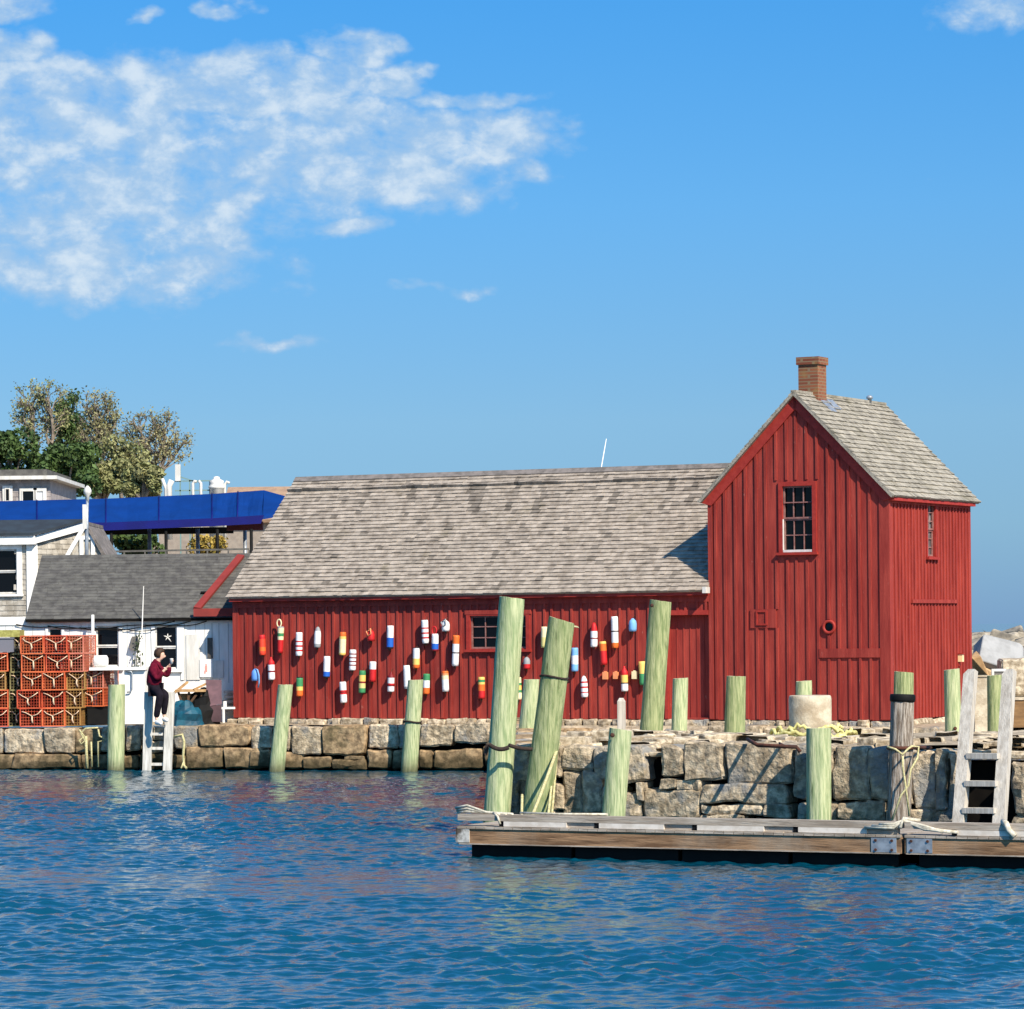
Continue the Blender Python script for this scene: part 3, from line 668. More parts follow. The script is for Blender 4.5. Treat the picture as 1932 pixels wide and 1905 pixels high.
m.fbox(FS, s-.05, s+.05, h-.1, h+.06, .03, .13, 0); m.fbox(FS, s-.065, s+.065, h+.06, h+.085, .02, .15, 1); m.fbox(FS, s-.03, s+.03, h-.2, h-.1, .02, .05, 1); m.build('wall_lantern', [lampm, redtrim], shack)
# stone footing of the shack: pale small stones
m = MB(); FL2 = Frame(FL.p(0, 0, .06), TL)
course_fill(m, FL2, -.15, LW, .92, BZ-.01, .18, .6, .05, .45, (0, 0, 1), .03, .02, 51, .015)
FT2 = Frame(FT.p(0, 0, .05), TH); course_fill(m, FT2, 0, TW+.05, .92, BZ-.015, .2, .6, .02, .4, (0, 1), .03, .02, 52, .02)
FS2 = Frame(FS.o, 0); FS2.s, FS2.d = FS.s, FS.d; course_fill(m, FS2, 0, TD, .9, BZ-.02, .5, 1.3, .05, .45, 0, .03, .02, 53, .02)
m.build('stone_footing', [granite_pale, granite], shack)

# radio whip behind the long roof
m = MB(); a = P(1134, 884, 77); b = P(1144, 828, 77)
m.tube([a-Vector((0, 0, 1.2)), a, b], [.018, .016, .008], 6); r_ = solo(m, 'radio_whip', white, a-Vector((0, 0, 1.2)), 'thin white whip aerial rising behind the long shingled roof', 'antenna')
# ------------------------------------------------------------------ white shed
FSH = Frame((0, 75.9, 0), 0)
def zf(F, r_): return r_
def cut(F, cx0, cx1, cy0, cy1):                           # rectangle from the close view of the left side
    a = F.px(*zx(cx0, cy1)); b = F.px(*zx(cx1, cy0)); return (a[0], b[0], a[1], b[1])
shed = thing('white_shed', 'low white boarded shed with a grey asphalt roof beside the red shack', 'shed', (FSH.px(240, 1300)[0], 75.9, 1.0))
sx0 = FSH.px(-40, 1200)[0]; sx1 = FSH.px(447, 1200)[0]; eh = FSH.px(240, 1166)[1]; fl = FSH.px(400, 1284)[1]
win1 = cut(FSH, 688, 846, 474, 765); win2 = cut(FSH, 1108, 1262, 474, 782)
winx = cut(FSH, 345, 440, 490, 640)
mb = MB(); mb.panel(FSH, sx0, sx1, 1.0, eh+.05, 0, [win1, win2, winx], 0, .08)
xsp = cut(FSH, 1330, 1590, 860, 861)
s = sx0+.1
while s < sx1:
    if not any(w[0]-.13 < s < w[1]+.13 for w in (win1, win2, winx)): mb.fbox(FSH, s-.008, s+.008, 1.9, eh-.05, 0, .008, 0, .62)
    s += rnd.uniform(.16, .27)
mb.fbox(FSH, sx0, sx1, eh-.14, eh, 0, .03, 0)
mb.fbox(FSH, *cut(FSH, 1290, 1310, 430, 860), 0, .035, 0)
mb.build('wall', white, shed)
for r_ in (win1, win2): window(FSH, r_, 1, 2, shed, True, trim=.085, barm=offwhite, framem=white)
window(FSH, winx, 1, 1, shed, False, trim=.06, barm=offwhite, framem=white, sill=False)
mb = MB()
for r_ in ((1330, 1425, 535, 860), (1432, 1590, 720, 850)): mb.fbox(FSH, *cut(FSH, *r_), .0, .035)
mb.build('board_panel', offwhite, shed)
mb = MB(); mb.fbox(FSH, *cut(FSH, 1480, 1515, 560, 705), .0, .06); mb.build('slot', asphalt, shed)
m = MB(); r_ = cut(FSH, 1425, 1515, 712, 840); m.fbox(FSH, *r_, .036, .06, 0)
cx_, cz_ = (r_[0]+r_[1])/2, (r_[2]+r_[3])/2
fishred = mat('faded_red_paint', srgb(206, 150, 140), rough=.7)
m.fbox(FSH, cx_-.03, cx_+.03, cz_-.09, cz_+.05, .06, .066, 1); m.fbox(FSH, cx_-.045, cx_-.01, cz_-.13, cz_-.06, .06, .065, 1); m.fbox(FSH, cx_-.015, cx_+.02, cz_+.05, cz_+.1, .06, .065, 1)
nb_ = m.build('notice_board', [white, fishred], shed)
m = MB(); r_ = cut(FSH, 925, 985, 550, 650); m.hexa([FSH.p(r_[0], r_[2]+.05, 0), FSH.p(r_[1], r_[2], 0), FSH.p(r_[1], r_[3], 0), FSH.p(r_[0]+.06, r_[3], 0), FSH.p(r_[0], r_[2]+.05, .16), FSH.p(r_[1]-.03, r_[2], .16), FSH.p(r_[1], r_[3], .05), FSH.p(r_[0]+.06, r_[3], .05)], 0); m.build('flood_lamp', asphalt, shed)
# roof
ridge_d = -2.6; rh = P(250, 1047, 78.5).z
uS = (FSH.h*(rh-eh)-FSH.d*(2.6+.15)).normalized(); LsS = math.hypot(rh-eh, 2.75)
rl0 = FSH.px(48, 1165, .15)[0]; rl1 = FSH.px(452, 1165, .15)[0]; rt0 = FSH.px(125, 1048, ridge_d)[0]
mb = MB()
def cutroof(s, a): return False
shingle_roof(mb, FSH.p(rl0, eh, .15), FSH.s, uS, sx1+1.0-rl0, LsS, .15, .28, .5, .008, 61, 0)
slab(mb, FSH.p(rl0, eh, .15), FSH.s, uS, sx1+1.0-rl0, LsS, -.07, -.012, 1)
mb.fbox(FSH, rl0, sx1+1, eh-.08, eh-.03, .1, .19, 1)
slab(mb, FSH.p(rl0, eh, -5.35), FSH.s, (FSH.h*(rh-eh)+FSH.d*2.75).normalized(), sx1+1-rl0, LsS, -.07, .0, 0)
mb.build('roof', [asphalt, dark], shed)
mb = MB(); mb.face([FSH.p(rl0+.15, 1, 0), FSH.p(rl0+.15, eh, 0), FSH.p(rl0+.15, rh-.1, -2.6), FSH.p(rl0+.15, eh, -5.2), FSH.p(rl0+.15, 1, -5.2)]); mb.build('end_wall', white, shed)
# red flashing that dies into the shack's roof
def onroof(x, y):                                          # picture point on the shed's roof plane
    r = P(x, y, 1)-Vector((0, 0, HC)); n = FSH.s.cross(uS).normalized(); c = Vector((0, 0, HC)); k = (FSH.p(0, eh, .15)-c).dot(n)/r.dot(n); return c+r*k
mb = MB(); a, b = onroof(372, 1152), onroof(455, 1052); nn = FSH.s.cross(uS); nn = nn if nn.z > 0 else -nn
mb.bar(a+nn*.05, b+nn*.05, .17, .06, 0, 1, nn)
a = FSH.p(FSH.px(366, 1155, .3)[0], eh+.0, .28); mb.fbox(FSH, FSH.px(365, 1155, .3)[0], FSH.px(441, 1155, .3)[0], FSH.px(400, 1163, .3)[1], FSH.px(400, 1148, .3)[1], .2, .3, 0)
redflash = mat('faded_red_board', srgb(136, 48, 40), srgb(122, 42, 36), 3, rough=.7)
mb.build('red_flashing', redflash, shed)
mb = MB(); r_ = onroof(390, 1121); mb.bar(r_+nn*.03-FSH.s*.14, r_+nn*.03+FSH.s*.14, .07, .05, 0, 1, nn); mb.build('roof_vent', dark, shed)
# cables under the eave
mb = MB()
for k in range(3):
    a = FSH.px(30+k*60, 1178+k*3, .06); b = FSH.px(330+k*30, 1172, .06); pts = [FSH.p(a[0]+(b[0]-a[0])*t_, a[1]+(b[1]-a[1])*t_-.13*math.sin(math.pi*t_)-.03*math.sin(5*math.pi*t_), .06) for t_ in np.linspace(0, 1, 14)]
    mb.tube(pts, .011, 5)
mb.build('cable', black, shed)
# white star hung in the right window
mb = MB(); cx_, cy_ = FSH.px(*zx(1195, 555), -.05)
for k in range(5):
    a = 2*math.pi*k/5+.3; L_ = rnd.uniform(.07, .15); p = FSH.p(cx_, cy_, -.05); q = FSH.p(cx_+math.cos(a)*L_, cy_+math.sin(a)*L_, -.05)
    mb.tube([p, (p+q)/2, q], [.008, .017, .004], 6)
mb.build('star_ornament', offwhite, shed)
# poles on the shed front
m = MB(); a, b = P(266, 1245, 75.6), P(271, 1106, 75.6); a2 = a.copy(); a2.z = 2.2; m.tube([a2, a, b], [.02, .018, .01], 6)
solo(m, 'whip_aerial', offwhite, a2, 'tall thin pale rod standing between the two windows of the white shed', 'antenna')
m = MB(); a, b = P(175, 1282, 75.5), P(175, 1160, 75.5); a2 = a.copy(); a2.z = 1.0; m.tube([a2, a, b], .035, 8)
solo(m, 'white_pipe', white, a2, 'upright white pipe left of the left shed window, behind the traps', 'pipe')
# climbing plant
m = MB(); base = P(258, 1262, 75.65); base.z = 1.7
st = MB(); st.tube([base, P(258, 1240, 75.65), P(262, 1215, 75.65), P(264, 1190, 75.65)], .012, 5, 0)
leafm = mat('dark_leaf', srgb(50, 66, 40), srgb(78, 88, 62), 6, rough=.6)
for k in range(70):
    t_ = rnd.random(); c = P(258+rnd.gauss(3, 6), 1258-t_*60, 75.65)+Vector((0, rnd.uniform(-.08, .08), 0)); r_ = rnd.uniform(.03, .06)
    v1 = Vector((rnd.gauss(0, 1), rnd.gauss(0, 1), rnd.gauss(0, 1))).normalized(); v2 = v1.orthogonal().normalized()
    if rnd.random() < .75: m.face([c-v1*r_, c+v2*r_*.6, c+v1*r_, c-v2*r_*.6], 0, rnd.uniform(.6, 1.2))
vine = thing('climbing_plant', 'thin dark leafy plant growing up the white shed between its windows', 'plant', base)
st.build('stem', leafm, vine); m.build('foliage', leafm, vine)

# ------------------------------------------------------------------ shingled house at far left
FH = Frame((0, 81.5, 0), R(8)); c0 = FH.px(63, 1100)[0]
house = thing('shingled_house', 'grey shingled house with white trim and a dark window at the left edge', 'house', (FH.p(c0, 0).x, FH.p(c0, 0).y, 1.2))
hz = FH.px(30, 1016)[1]; wl_ = (FH.px(-45, 1128)[0], FH.px(33, 1128)[0], FH.px(0, 1120)[1], FH.px(0, 1037)[1])
def shingle_wall(mb, F, s0, s1, h0, h1f, holes=(), course=.13, seed=1, mi=0):
    rr = random.Random(seed); h = h0
    while h < max(h1f(s0), h1f(s1)):
        s = s0-rr.uniform(0, .1)
        while s < s1:
            w = rr.uniform(.1, .24); a, b = max(s, s0), min(s+w-.004, s1); s += w
            if b-a < .02: continue
            tp = min(h+course+.01, min(h1f(a), h1f(b)))
            if tp-h < .02 or any(q[0] < (a+b)/2 < q[1] and q[2] < h+course/2 < q[3] for q in holes): continue
            t_ = .016*rr.uniform(.6, 1.3); lo = h+rr.uniform(-.006, .006)
            mb.hexa([F.p(a, lo, -.01), F.p(b, lo, -.01), F.p(b, tp, -.02), F.p(a, tp, -.02), F.p(a, lo, t_), F.p(b, lo, t_), F.p(b, tp, .0), F.p(a, tp, .0)], mi, rr.uniform(.78, 1.12))
        h += course
mb = MB(); hl = c0-4.2
shingle_wall(mb, FH, hl, c0, 1.2, lambda s: hz, [wl_], .13, 5)
mb.panel(FH, hl, c0, 1.2, hz, -.02, [wl_], 0, .06)
FHS = Frame(FH.p(c0, 0), 0); FHS.s = -FH.d; FHS.d = FH.s
# the gable end turns away to the right at a wide angle, as the photo shows its shingles
FHS.s = (Vector((1, .95, 0))).normalized(); FHS.d = Vector((FHS.s.y, -FHS.s.x, 0))
e1 = FHS.px(152, 1000)[0]; z1 = FHS.px(152, 988)[1]
rk = lambda s: hz+(z1-hz)*s/e1
shingle_wall(mb, FHS, 0, e1, 1.2, rk, [], .13, 6)
mb.face([FHS.p(0, 1.2, -.02), FHS.p(e1, 1.2, -.02), FHS.p(e1, z1, -.02), FHS.p(0, hz, -.02)], 0)
mb.build('shingled_wall', greyshingle, house)
mb = MB(); mb.fbox(FH, c0-.16, c0+.02, 1.6, hz-.1, 0, .05); mb.fbox(FHS, -.02, .1, 1.6, hz, 0, .05); mb.fbox(FH, hl, c0+.1, hz-.16, hz+.06, 0, .2)
mb.hexa([FHS.p(-.1, hz-.16, 0), FHS.p(e1+.05, z1-.16, 0), FHS.p(e1+.05, z1+.02, 0), FHS.p(-.1, hz+.04, 0), FHS.p(-.1, hz-.16, .12), FHS.p(e1+.05, z1-.16, .12), FHS.p(e1+.05, z1+.02, .12), FHS.p(-.1, hz+.04, .12)])
mb.build('white_trim', white, house)
mb = MB(); a, b = FH.p(hl, hz+.06, .25), FH.p(c0+.08, hz+.06, .25); c, d = FHS.p(e1+.05, z1+.04, .15), FHS.p(e1+.05, z1+.04, .15)+Vector((-7, 0, 0)); dn = Vector((0, 0, .07))
mb.hexa([a, b, c, d, a+dn, b+dn, c+dn, d+dn]); mb.build('roof', mat('dark_roof', srgb(46, 56, 64), srgb(40, 46, 52), 3, rough=.8), house)
window(FH, wl_, 1, 2, house, True, trim=.14, barm=offwhite, framem=white)
# small gabled dormer behind it
FD = Frame((0, 82.5, 0), 0); pk = FD.px(163, 988); dl = FD.px(120, 1062); dr = FD.px(199, 1052)
dorm = thing('small_gable', 'small steep shingled gable with a tiny white window, peeping over the grey roof', 'house', (FD.p(pk[0], 0).x, 82.5, 1.1))
mb = MB(); rkl = lambda s: min(dl[1]+(pk[1]-dl[1])*(s-dl[0])/(pk[0]-dl[0]), pk[1]+(dr[1]-pk[1])*(s-pk[0])/(dr[0]-pk[0])) if True else 0
def two(s): return rkl(s)
shingle_wall(mb, FD, dl[0], dr[0], 1.2, two, [], .13, 9); 
mb.face([FD.p(dl[0], 1.1, -.02), FD.p(dr[0], 1.1, -.02), FD.p(dr[0], dr[1], -.02), FD.p(pk[0], pk[1], -.02), FD.p(dl[0], dl[1], -.02)]); mb.build('shingled_wall', greyshingle, dorm)
mb = MB(); mb.bar(FD.p(dl[0], dl[1], .05), FD.p(pk[0], pk[1], .05), .12, .1, 0); mb.build('white_rake', white, dorm)
mb = MB(); mb.bar(FD.p(pk[0], pk[1], .05), FD.p(dr[0], dr[1], .05), .1, .08, 0); mb.bar(FD.p(pk[0], pk[1], -.0), FD.p(pk[0], pk[1], -3), .1, .08)
for q in (dl, dr): 
    a, b = FD.p(pk[0], pk[1]+.03, .1), FD.p(q[0], q[1]+.03, .1); e = Vector((0, 3.2, 0)); dn = Vector((0, 0, -.05)); mb.hexa([a, b, b+e, a+e, a+dn, b+dn, b+e+dn, a+e+dn])
mb.build('roof', ridgewood, dorm)
wd = (*FD.px(158, 1044), *FD.px(172, 1018)); wd = (wd[0], wd[2], wd[1], wd[3]); window(FD, wd, 2, 2, dorm, False, trim=.1, barm=offwhite, framem=white, sill=False)

# lamp post
lp = P(163, 1030, 81); m = MB(); base = Vector((lp.x, lp.y, 1.1))
post = thing('lamp_post', 'slim grey lamp post with a round white head in front of the blue awning', 'street lamp', base)
m.tube([base, P(163.5, 1000, 81), P(165, 945, 81)], [.05, .045, .035], 8); m.build('post', galv, post)
m = MB(); m.lathe(P(165.3, 934, 81), [(.03, -.2), (.05, -.02), (.09, .03), (.10, .1), (.08, .16), (.02, .23)], 14); m.build('lamp_head', offwhite, post)
m = MB(); p = P(160, 975, 80.9); m.box(p-Vector((.05, .04, .3)), p+Vector((.05, .04, .3))); m.build('post_bracket', offwhite, post)

# ------------------------------------------------------------------ blue awning
FA = Frame((0, 92, 0), R(2))
def pa(x, y, d): s, h = FA.px(x, y, d); return FA.p(s, h, d)
aw = thing('blue_awning', 'long bright blue canvas awning on thin posts above the shed roof', 'awning', (FA.px(250, 1000)[0], 92, 2.0))
mb = MB(); th = Vector((0, 0, -.06))
A = [pa(-60, 991, 1.2), pa(200, 990, 1.2), pa(400, 983, 1.2), pa(496, 976, 1.2)]; B = [pa(-60, 947, -1.4), pa(200, 941, -1.4), pa(400, 932, -1.4), pa(498, 925, -1.4)]
def along_poly(Q, t_): i = min(int(t_), len(Q)-2); return Q[i].lerp(Q[i+1], t_-i)
NS = 30
AA = [along_poly(A, 3*i/NS)-Vector((0, 0, .05*abs(math.sin(i*math.pi/5)))) for i in range(NS+1)]; BB = [along_poly(B, 3*i/NS)-Vector((0, 0, .02*abs(math.sin(i*math.pi/5)))) for i in range(NS+1)]; MM = [(a+b)/2-Vector((0, 0, .05+.03*math.sin(i*1.7))) for i, (a, b) in enumerate(zip(AA, BB))]
for i in range(NS):
    for P0, P1 in ((AA, MM), (MM, BB)): mb.hexa([P0[i], P0[i+1], P1[i+1], P1[i], P0[i]+th, P0[i+1]+th, P1[i+1]+th, P1[i]+th])
    if i % 5 == 0:
        seams = MB(); seams.tube([AA[i]+Vector((0, -.02, .0)), MM[i]+Vector((0, -.02, .015)), BB[i]+Vector((0, -.02, .01))], .022, 5); seams.build('seam', blued, aw)
e1_, e2_ = pa(516, 932, .2), pa(516, 962, 1.0)
mb.hexa([A[3], pa(520, 972, .9), pa(545, 938, -.6), B[3], A[3]+th, pa(520, 972, .9)+th, pa(545, 938, -.6)+th, B[3]+th])
# back slope, going down behind
for i in range(3):
    a, b = B[i], B[i+1]; dn = FA.d*-2.2-Vector((0, 0, .55)); mb.hexa([a, b, b+dn, a+dn, a+th, b+th, b+dn+th, a+dn+th])
mb.build('canvas', bluec, aw)
mb = MB(); V0 = [pa(-60, 997, 1.22), pa(200, 1001, 1.22), pa(272, 998, 1.22), pa(400, 993, 1.22), pa(492, 988, 1.22)]; V1 = [pa(-60, 986, 1.22), pa(200, 986, 1.22), pa(272, 983, 1.22), pa(400, 978, 1.22), pa(498, 972, 1.22)]
bk_ = FA.d*-.04
for i in range(4): a, b, c, d = V0[i], V0[i+1], V1[i+1], V1[i]; mb.hexa([a, b, c, d, a+bk_, b+bk_, c+bk_, d+bk_])
mb.build('valance', blued, aw)
mb = MB()
for x, d in ((210, 1.1), (313, 1.1), (410, 1.1), (474, 1.1), (282, -3.2), (373, -3.2), (462, -3.2)):
    top = pa(x, 998, d); bot = Vector((top.x, top.y, 2.2)); mb2 = MB(); mb2.tube([bot, top], .045 if d > 0 else .055, 8); mb2.build('post', galv if d < 0 else black, aw)
m = MB(); m.fbox(FA, FA.px(150, 1000, -3.4)[0], FA.px(440, 1000, -3.4)[0], FA.px(300, 1008, -3.4)[1], FA.px(300, 996, -3.4)[1], -3.5, -3.4); m.build('rear_beam', black, aw)
maroon = mat('maroon_board', srgb(92, 38, 42), srgb(80, 32, 36), 3, rough=.7)
m = MB(); a = FA.px(428, 1001, -.5); b = FA.px(496, 984, -.5); m.fbox(FA, a[0], b[0], a[1], b[1], -.6, -.45); m.build('maroon_board', maroon, aw)
# railing of the terrace
rl = thing('terrace_railing', 'low dark railing running under the blue awning', 'railing', (FA.px(300, 1040)[0], 91.0, 2.1))
m = MB(); FRa = Frame((0, 90.8, 0), 0); a = FRa.px(195, 1041); b = FRa.px(470, 1036); m.bar(FRa.p(*a), FRa.p(*b), .05, .05); m.build('rail', asphalt, rl)
for k in range(8):
    x = a[0]+(b[0]-a[0])*k/7; m = MB(); m.bar(FRa.p(x, 2.1), FRa.p(x, a[1]+(b[1]-a[1])*k/7-.03), .04, .04); m.build('baluster', asphalt, rl)

# big brown roof behind, right of the trees
FBk = Frame((0, 106, 0), 0)
bb = thing('brown_building', 'long low building with a faded brown roof behind the awning', 'building', (FBk.px(420, 1000)[0], 106, 3))
a = FBk.px(300, 1080); b = FBk.px(640, 1080); top = FBk.px(470, 918)[1]; mid_ = FBk.px(470, 1000)[1]
brownroof = mat('faded_brown_roof', srgb(166, 136, 108), srgb(146, 118, 96), 4, rough=.95); grav2 = mat('pale_render_wall', srgb(150, 140, 128), srgb(136, 126, 116), 6, rough=.95)
m = MB(); m.fbox(FBk, a[0], b[0], 2.5, top-1.1, -7, 0); m.build('wall', grav2, bb)
m = MB(); uu = (FBk.h*1.1-FBk.d*3.0).normalized(); slab(m, FBk.p(a[0]+2.0, top-1.1, .3), FBk.s, uu, b[0]-a[0]-2, math.hypot(1.1, 3.3), -.08, .02); slab(m, FBk.p(a[0]+2.0, top-1.1, -6.9), FBk.s, (FBk.h*1.1+FBk.d*3.3).normalized(), b[0]-a[0]-2, math.hypot(1.1, 3.3), -.08, .02); m.build('roof', brownroof, bb)
m = MB(); q = FBk.px(450, 1070, .6); w_ = FBk.px(458, 1036, .6)
# building at far left edge
FFl = Frame((0, 101, 0), 0)
fb = thing('far_shingled_building', 'flat roofed shingled building behind the blue awning at the left edge', 'building', (FFl.px(20, 930)[0], 101, 3))
a, b = FFl.px(-120, 1000), FFl.px(95, 905); m = MB(); shingle_wall(m, FFl, a[0], b[0], b[1]-2.2, lambda s: b[1], [], .14, 14); m.fbox(FFl, a[0], b[0], 3, b[1], -6, -.02); m.build('shingled_wall', mat('pale_wall_shingle', srgb(168, 160, 156), srgb(146, 138, 134), 4, rough=.95), fb)
m = MB(); m.fbox(FFl, a[0], b[0]+.25, b[1], b[1]+.11, -6.2, .35, 0); m.fbox(FFl, a[0], b[0]-.1, b[1]+.11, b[1]+.32, -5.5, .0, 1); m.build('roof', [offwhite, asphalt], fb)
for r_ in ((10, 20, 947, 921), (42, 66, 947, 925), (68, 84, 947, 925)):
    p, q = FFl.px(r_[0], r_[2]), FFl.px(r_[1], r_[3]); window(FFl, (p[0], q[0], p[1], q[1]), 1, 1, fb, False, trim=.07, depth=.0, d=.045, gl=(white if r_[0] == 68 else glass), barm=offwhite, framem=offwhite, sill=False)

# vents and a tank on the roof behind the awning
FV = Frame((0, 99, 0), 0)
def vp_(x, y): s, h = FV.px(x, y); return FV.p(s, h)
def bent(xs, lab, r=.045, x_cap=None):
    pts = [vp_(*q) for q in xs]; base = pts[0].copy(); base.z -= 1.6
    m = MB(); m.tube([base]+pts, r, 10); solo(m, 'vent_pipe', offwhite, base, lab, 'pipe', 'white pipes behind the awning')
bent([(364, 930), (364, 912), (367, 908), (371, 909)], 'left one of the two close hooked white vent pipes'); bent([(379, 930), (379, 912), (375, 907), (371, 909)][:3], 'right one of the two close hooked white vent pipes')
bent([(424, 930), (424, 915), (428, 909), (433, 912)], 'single hooked white vent pipe right of the white tank')
bent([(313, 922), (306, 903)], 'leaning white pipe left of the scaffold, behind the awning', .05); bent([(319, 918), (324, 906)], 'short thick white pipe beside the leaning one', .09)
tk = vp_(409, 930); tkb = tk.copy(); tkb.z -= 1.5; m = MB(); m.lathe(tkb, [(.21, 0), (.21, 1.62), (.25, 1.64), (.25, 1.70), (.21, 1.72), (.21, 1.78), (.22, 1.86), (.10, 1.92), (.09, 1.98), (.02, 2.0)], 18); solo(m, 'roof_tank', offwhite, tkb, 'small round white tank with a domed lid above the blue awning', 'tank')
fr = thing('pipe_frame', 'thin grey pipe scaffold frame and mast right of the bare trees', 'scaffold', (vp_(345, 930).x, 99, 4))
m = MB()
for a, b in (((340, 932), (340, 880)), ((358, 932), (358, 906)), ((396, 932), (396, 908)), ((330, 908), (398, 907)), ((330, 926), (398, 925)), ((340, 900), (372, 910))): m.bar(vp_(*a), vp_(*b), .04, .04)
for q in ((340, 932), (358, 932), (396, 932)): a = vp_(*q); m.bar(a-Vector((0, 0, 1.8)), a, .04, .04)
m.build('frame', mat('green_grey_paint', srgb(112, 140, 136), rough=.6), fr); m = MB(); m.box(vp_(337, 892)-Vector((.1, .05, .25)), vp_(337, 892)+Vector((.06, .05, .25))); m.build('box', offwhite, fr)

# ------------------------------------------------------------------ trees
barkm = mat('pale_bark', srgb(140, 128, 112), srgb(96, 88, 78), 5, rough=.95, tone=True); 
lf_olive = mat('olive_leaf', srgb(148, 146, 98), srgb(104, 112, 66), 1.2, rough=.7); lf_green = mat('green_leaf', srgb(78, 100, 48), srgb(50, 74, 34), 1.0, rough=.7); lf_brown = mat('tan_leaf', srgb(150, 144, 102), srgb(116, 116, 74), 1.0, rough=.7); lf_yel = mat('yellow_leaf', srgb(176, 150, 70), srgb(130, 118, 52), 2, rough=.7)
def tree(name, label, x, ybase, Y, lobes, lm, seed, leaves=2600, lsize=.085, nclump=46, spread=.30, cat='tree', group=None, trunk_r=.16):
    """lobes: the rounded masses of the crown as (x, y, half width, half height) at the tree's own distance"""
    rr = random.Random(seed); base = P(x, ybase, Y); base.z = ground_z(base.x, base.y)-.2; root = thing(name, label, cat, base, 0, group); br = MB(); cr = MB(); k = Y/F_PX
    L = [(P(a, b, Y), c*k, d*k) for a, b, c, d in lobes]; area = [c*d for _, c, d in L]; cz = sum(p.z for p, _, _ in L)/len(L); clumps = []
    fork = Vector((base.x, Y, base.z+(min(p.z-d for p, c, d in L)-base.z)*.8)); br.tube([base, base+(fork-base)*.5+Vector((rr.gauss(0, .12), rr.gauss(0, .1), 0)), fork], [trunk_r, trunk_r*.85, trunk_r*.7], 8, 0, 1, False)
    for (p, c, d) in L:
        limb_end = p+Vector((rr.gauss(0, .1)*c, rr.gauss(0, .2)*c, -d*.35)); mid = fork+(limb_end-fork)*.5+Vector((rr.gauss(0, .22), rr.gauss(0, .3), rr.uniform(-.2, .2))); br.tube([fork, fork+(mid-fork)*.5+Vector((rr.gauss(0, .06), 0, .05)), mid, mid+(limb_end-mid)*.5+Vector((rr.gauss(0, .08), rr.gauss(0, .1), .05)), limb_end], [trunk_r*.6, trunk_r*.5, trunk_r*.42, trunk_r*.36, trunk_r*.26], 6, 0, 1, False)
        for i in range(max(6, int(nclump*c*d/sum(area)))):
            v = Vector((rr.gauss(0, 1), rr.gauss(0, 1), rr.gauss(0, 1))).normalized()*rr.uniform(.45, 1.0)**.6; q = p+Vector((v.x*c, v.y*c*.8, v.z*d)); clumps.append((q, rr.random()))
            st = mid+(limb_end-mid)*rr.uniform(.2, 1); m1 = st+(q-st)*.5+Vector((rr.gauss(0, .13), rr.gauss(0, .15), rr.uniform(-.05, .15))); br.tube([st, m1, q], [trunk_r*.20, trunk_r*.14, trunk_r*.06], 4, 0, rr.uniform(.9, 1.15), False)
            for t_ in range(5):
                o = q+Vector((rr.gauss(0, 1), rr.gauss(0, 1), rr.gauss(.35, .8))).normalized()*rr.uniform(.25, .6)*spread*1.6; s1 = m1+(q-m1)*rr.uniform(.4, 1); br.tube([s1, (s1+o)/2+Vector((rr.gauss(0, .03), 0, .03)), o], [.022, .016, .008], 3, 0, rr.uniform(.9, 1.3), False)
    br.build('trunk', barkm, root)
    for i in range(leaves):
        p, tn = rr.choice(clumps); c = p+Vector((rr.gauss(0, 1), rr.gauss(0, 1), rr.gauss(0, 1))).normalized()*spread*1.5*rr.random()**.6; s_ = lsize*rr.uniform(.55, 1.35)
        n_ = Vector((rr.gauss(0, 1), rr.gauss(0, 1), rr.gauss(.4, 1))).normalized(); a = n_.orthogonal().normalized(); a = Matrix.Rotation(rr.uniform(0, 6.28), 3, n_) @ a; b = n_.cross(a)
        cr.face([c-a*s_, c-b*s_*.55, c+a*s_, c+b*s_*.55], 0, .75+.5*tn*rr.uniform(.7, 1.2))
    cr.build('crown', lm, root, recalc=False); return root
tree('tree', 'tall airy tree with sparse olive leaves, highest at the far left', 95, 940, 132, [(58, 752, 34, 26), (95, 742, 32, 22), (45, 785, 26, 18), (100, 782, 34, 26), (72, 815, 36, 24)], lf_olive, 11, 2800, .056, 70, .25)
tree('tree', 'dark green tree standing between the airy olive tree and the bare brown ones', 135, 940, 134, [(128, 762, 26, 18), (118, 795, 30, 24), (140, 800, 24, 24), (128, 835, 36, 22)], lf_green, 12, 4600, .07, 60, .27)
tree('tree', 'thin brownish tree with a narrow upright crown, middle of the row', 182, 940, 131, [(182, 758, 30, 20), (205, 785, 22, 22), (178, 790, 28, 26), (192, 825, 36, 28), (165, 822, 22, 20)], lf_brown, 13, 2800, .055, 76, .25)
tree('tree', 'wide half bare tan tree at the right end of the row', 285, 945, 128, [(272, 800, 34, 22), (308, 800, 30, 28), (345, 828, 20, 18), (252, 830, 28, 26), (300, 845, 40, 26), (325, 860, 28, 18), (262, 865, 30, 20)], lf_brown, 14, 3200, .054, 100, .25)
tree('tree', 'low bushy tree with brown and green leaves below the half bare trees', 235, 950, 124, [(215, 850, 30, 24), (245, 868, 30, 24), (228, 895, 36, 22)], lf_olive, 15, 4200, .07, 50, .27)
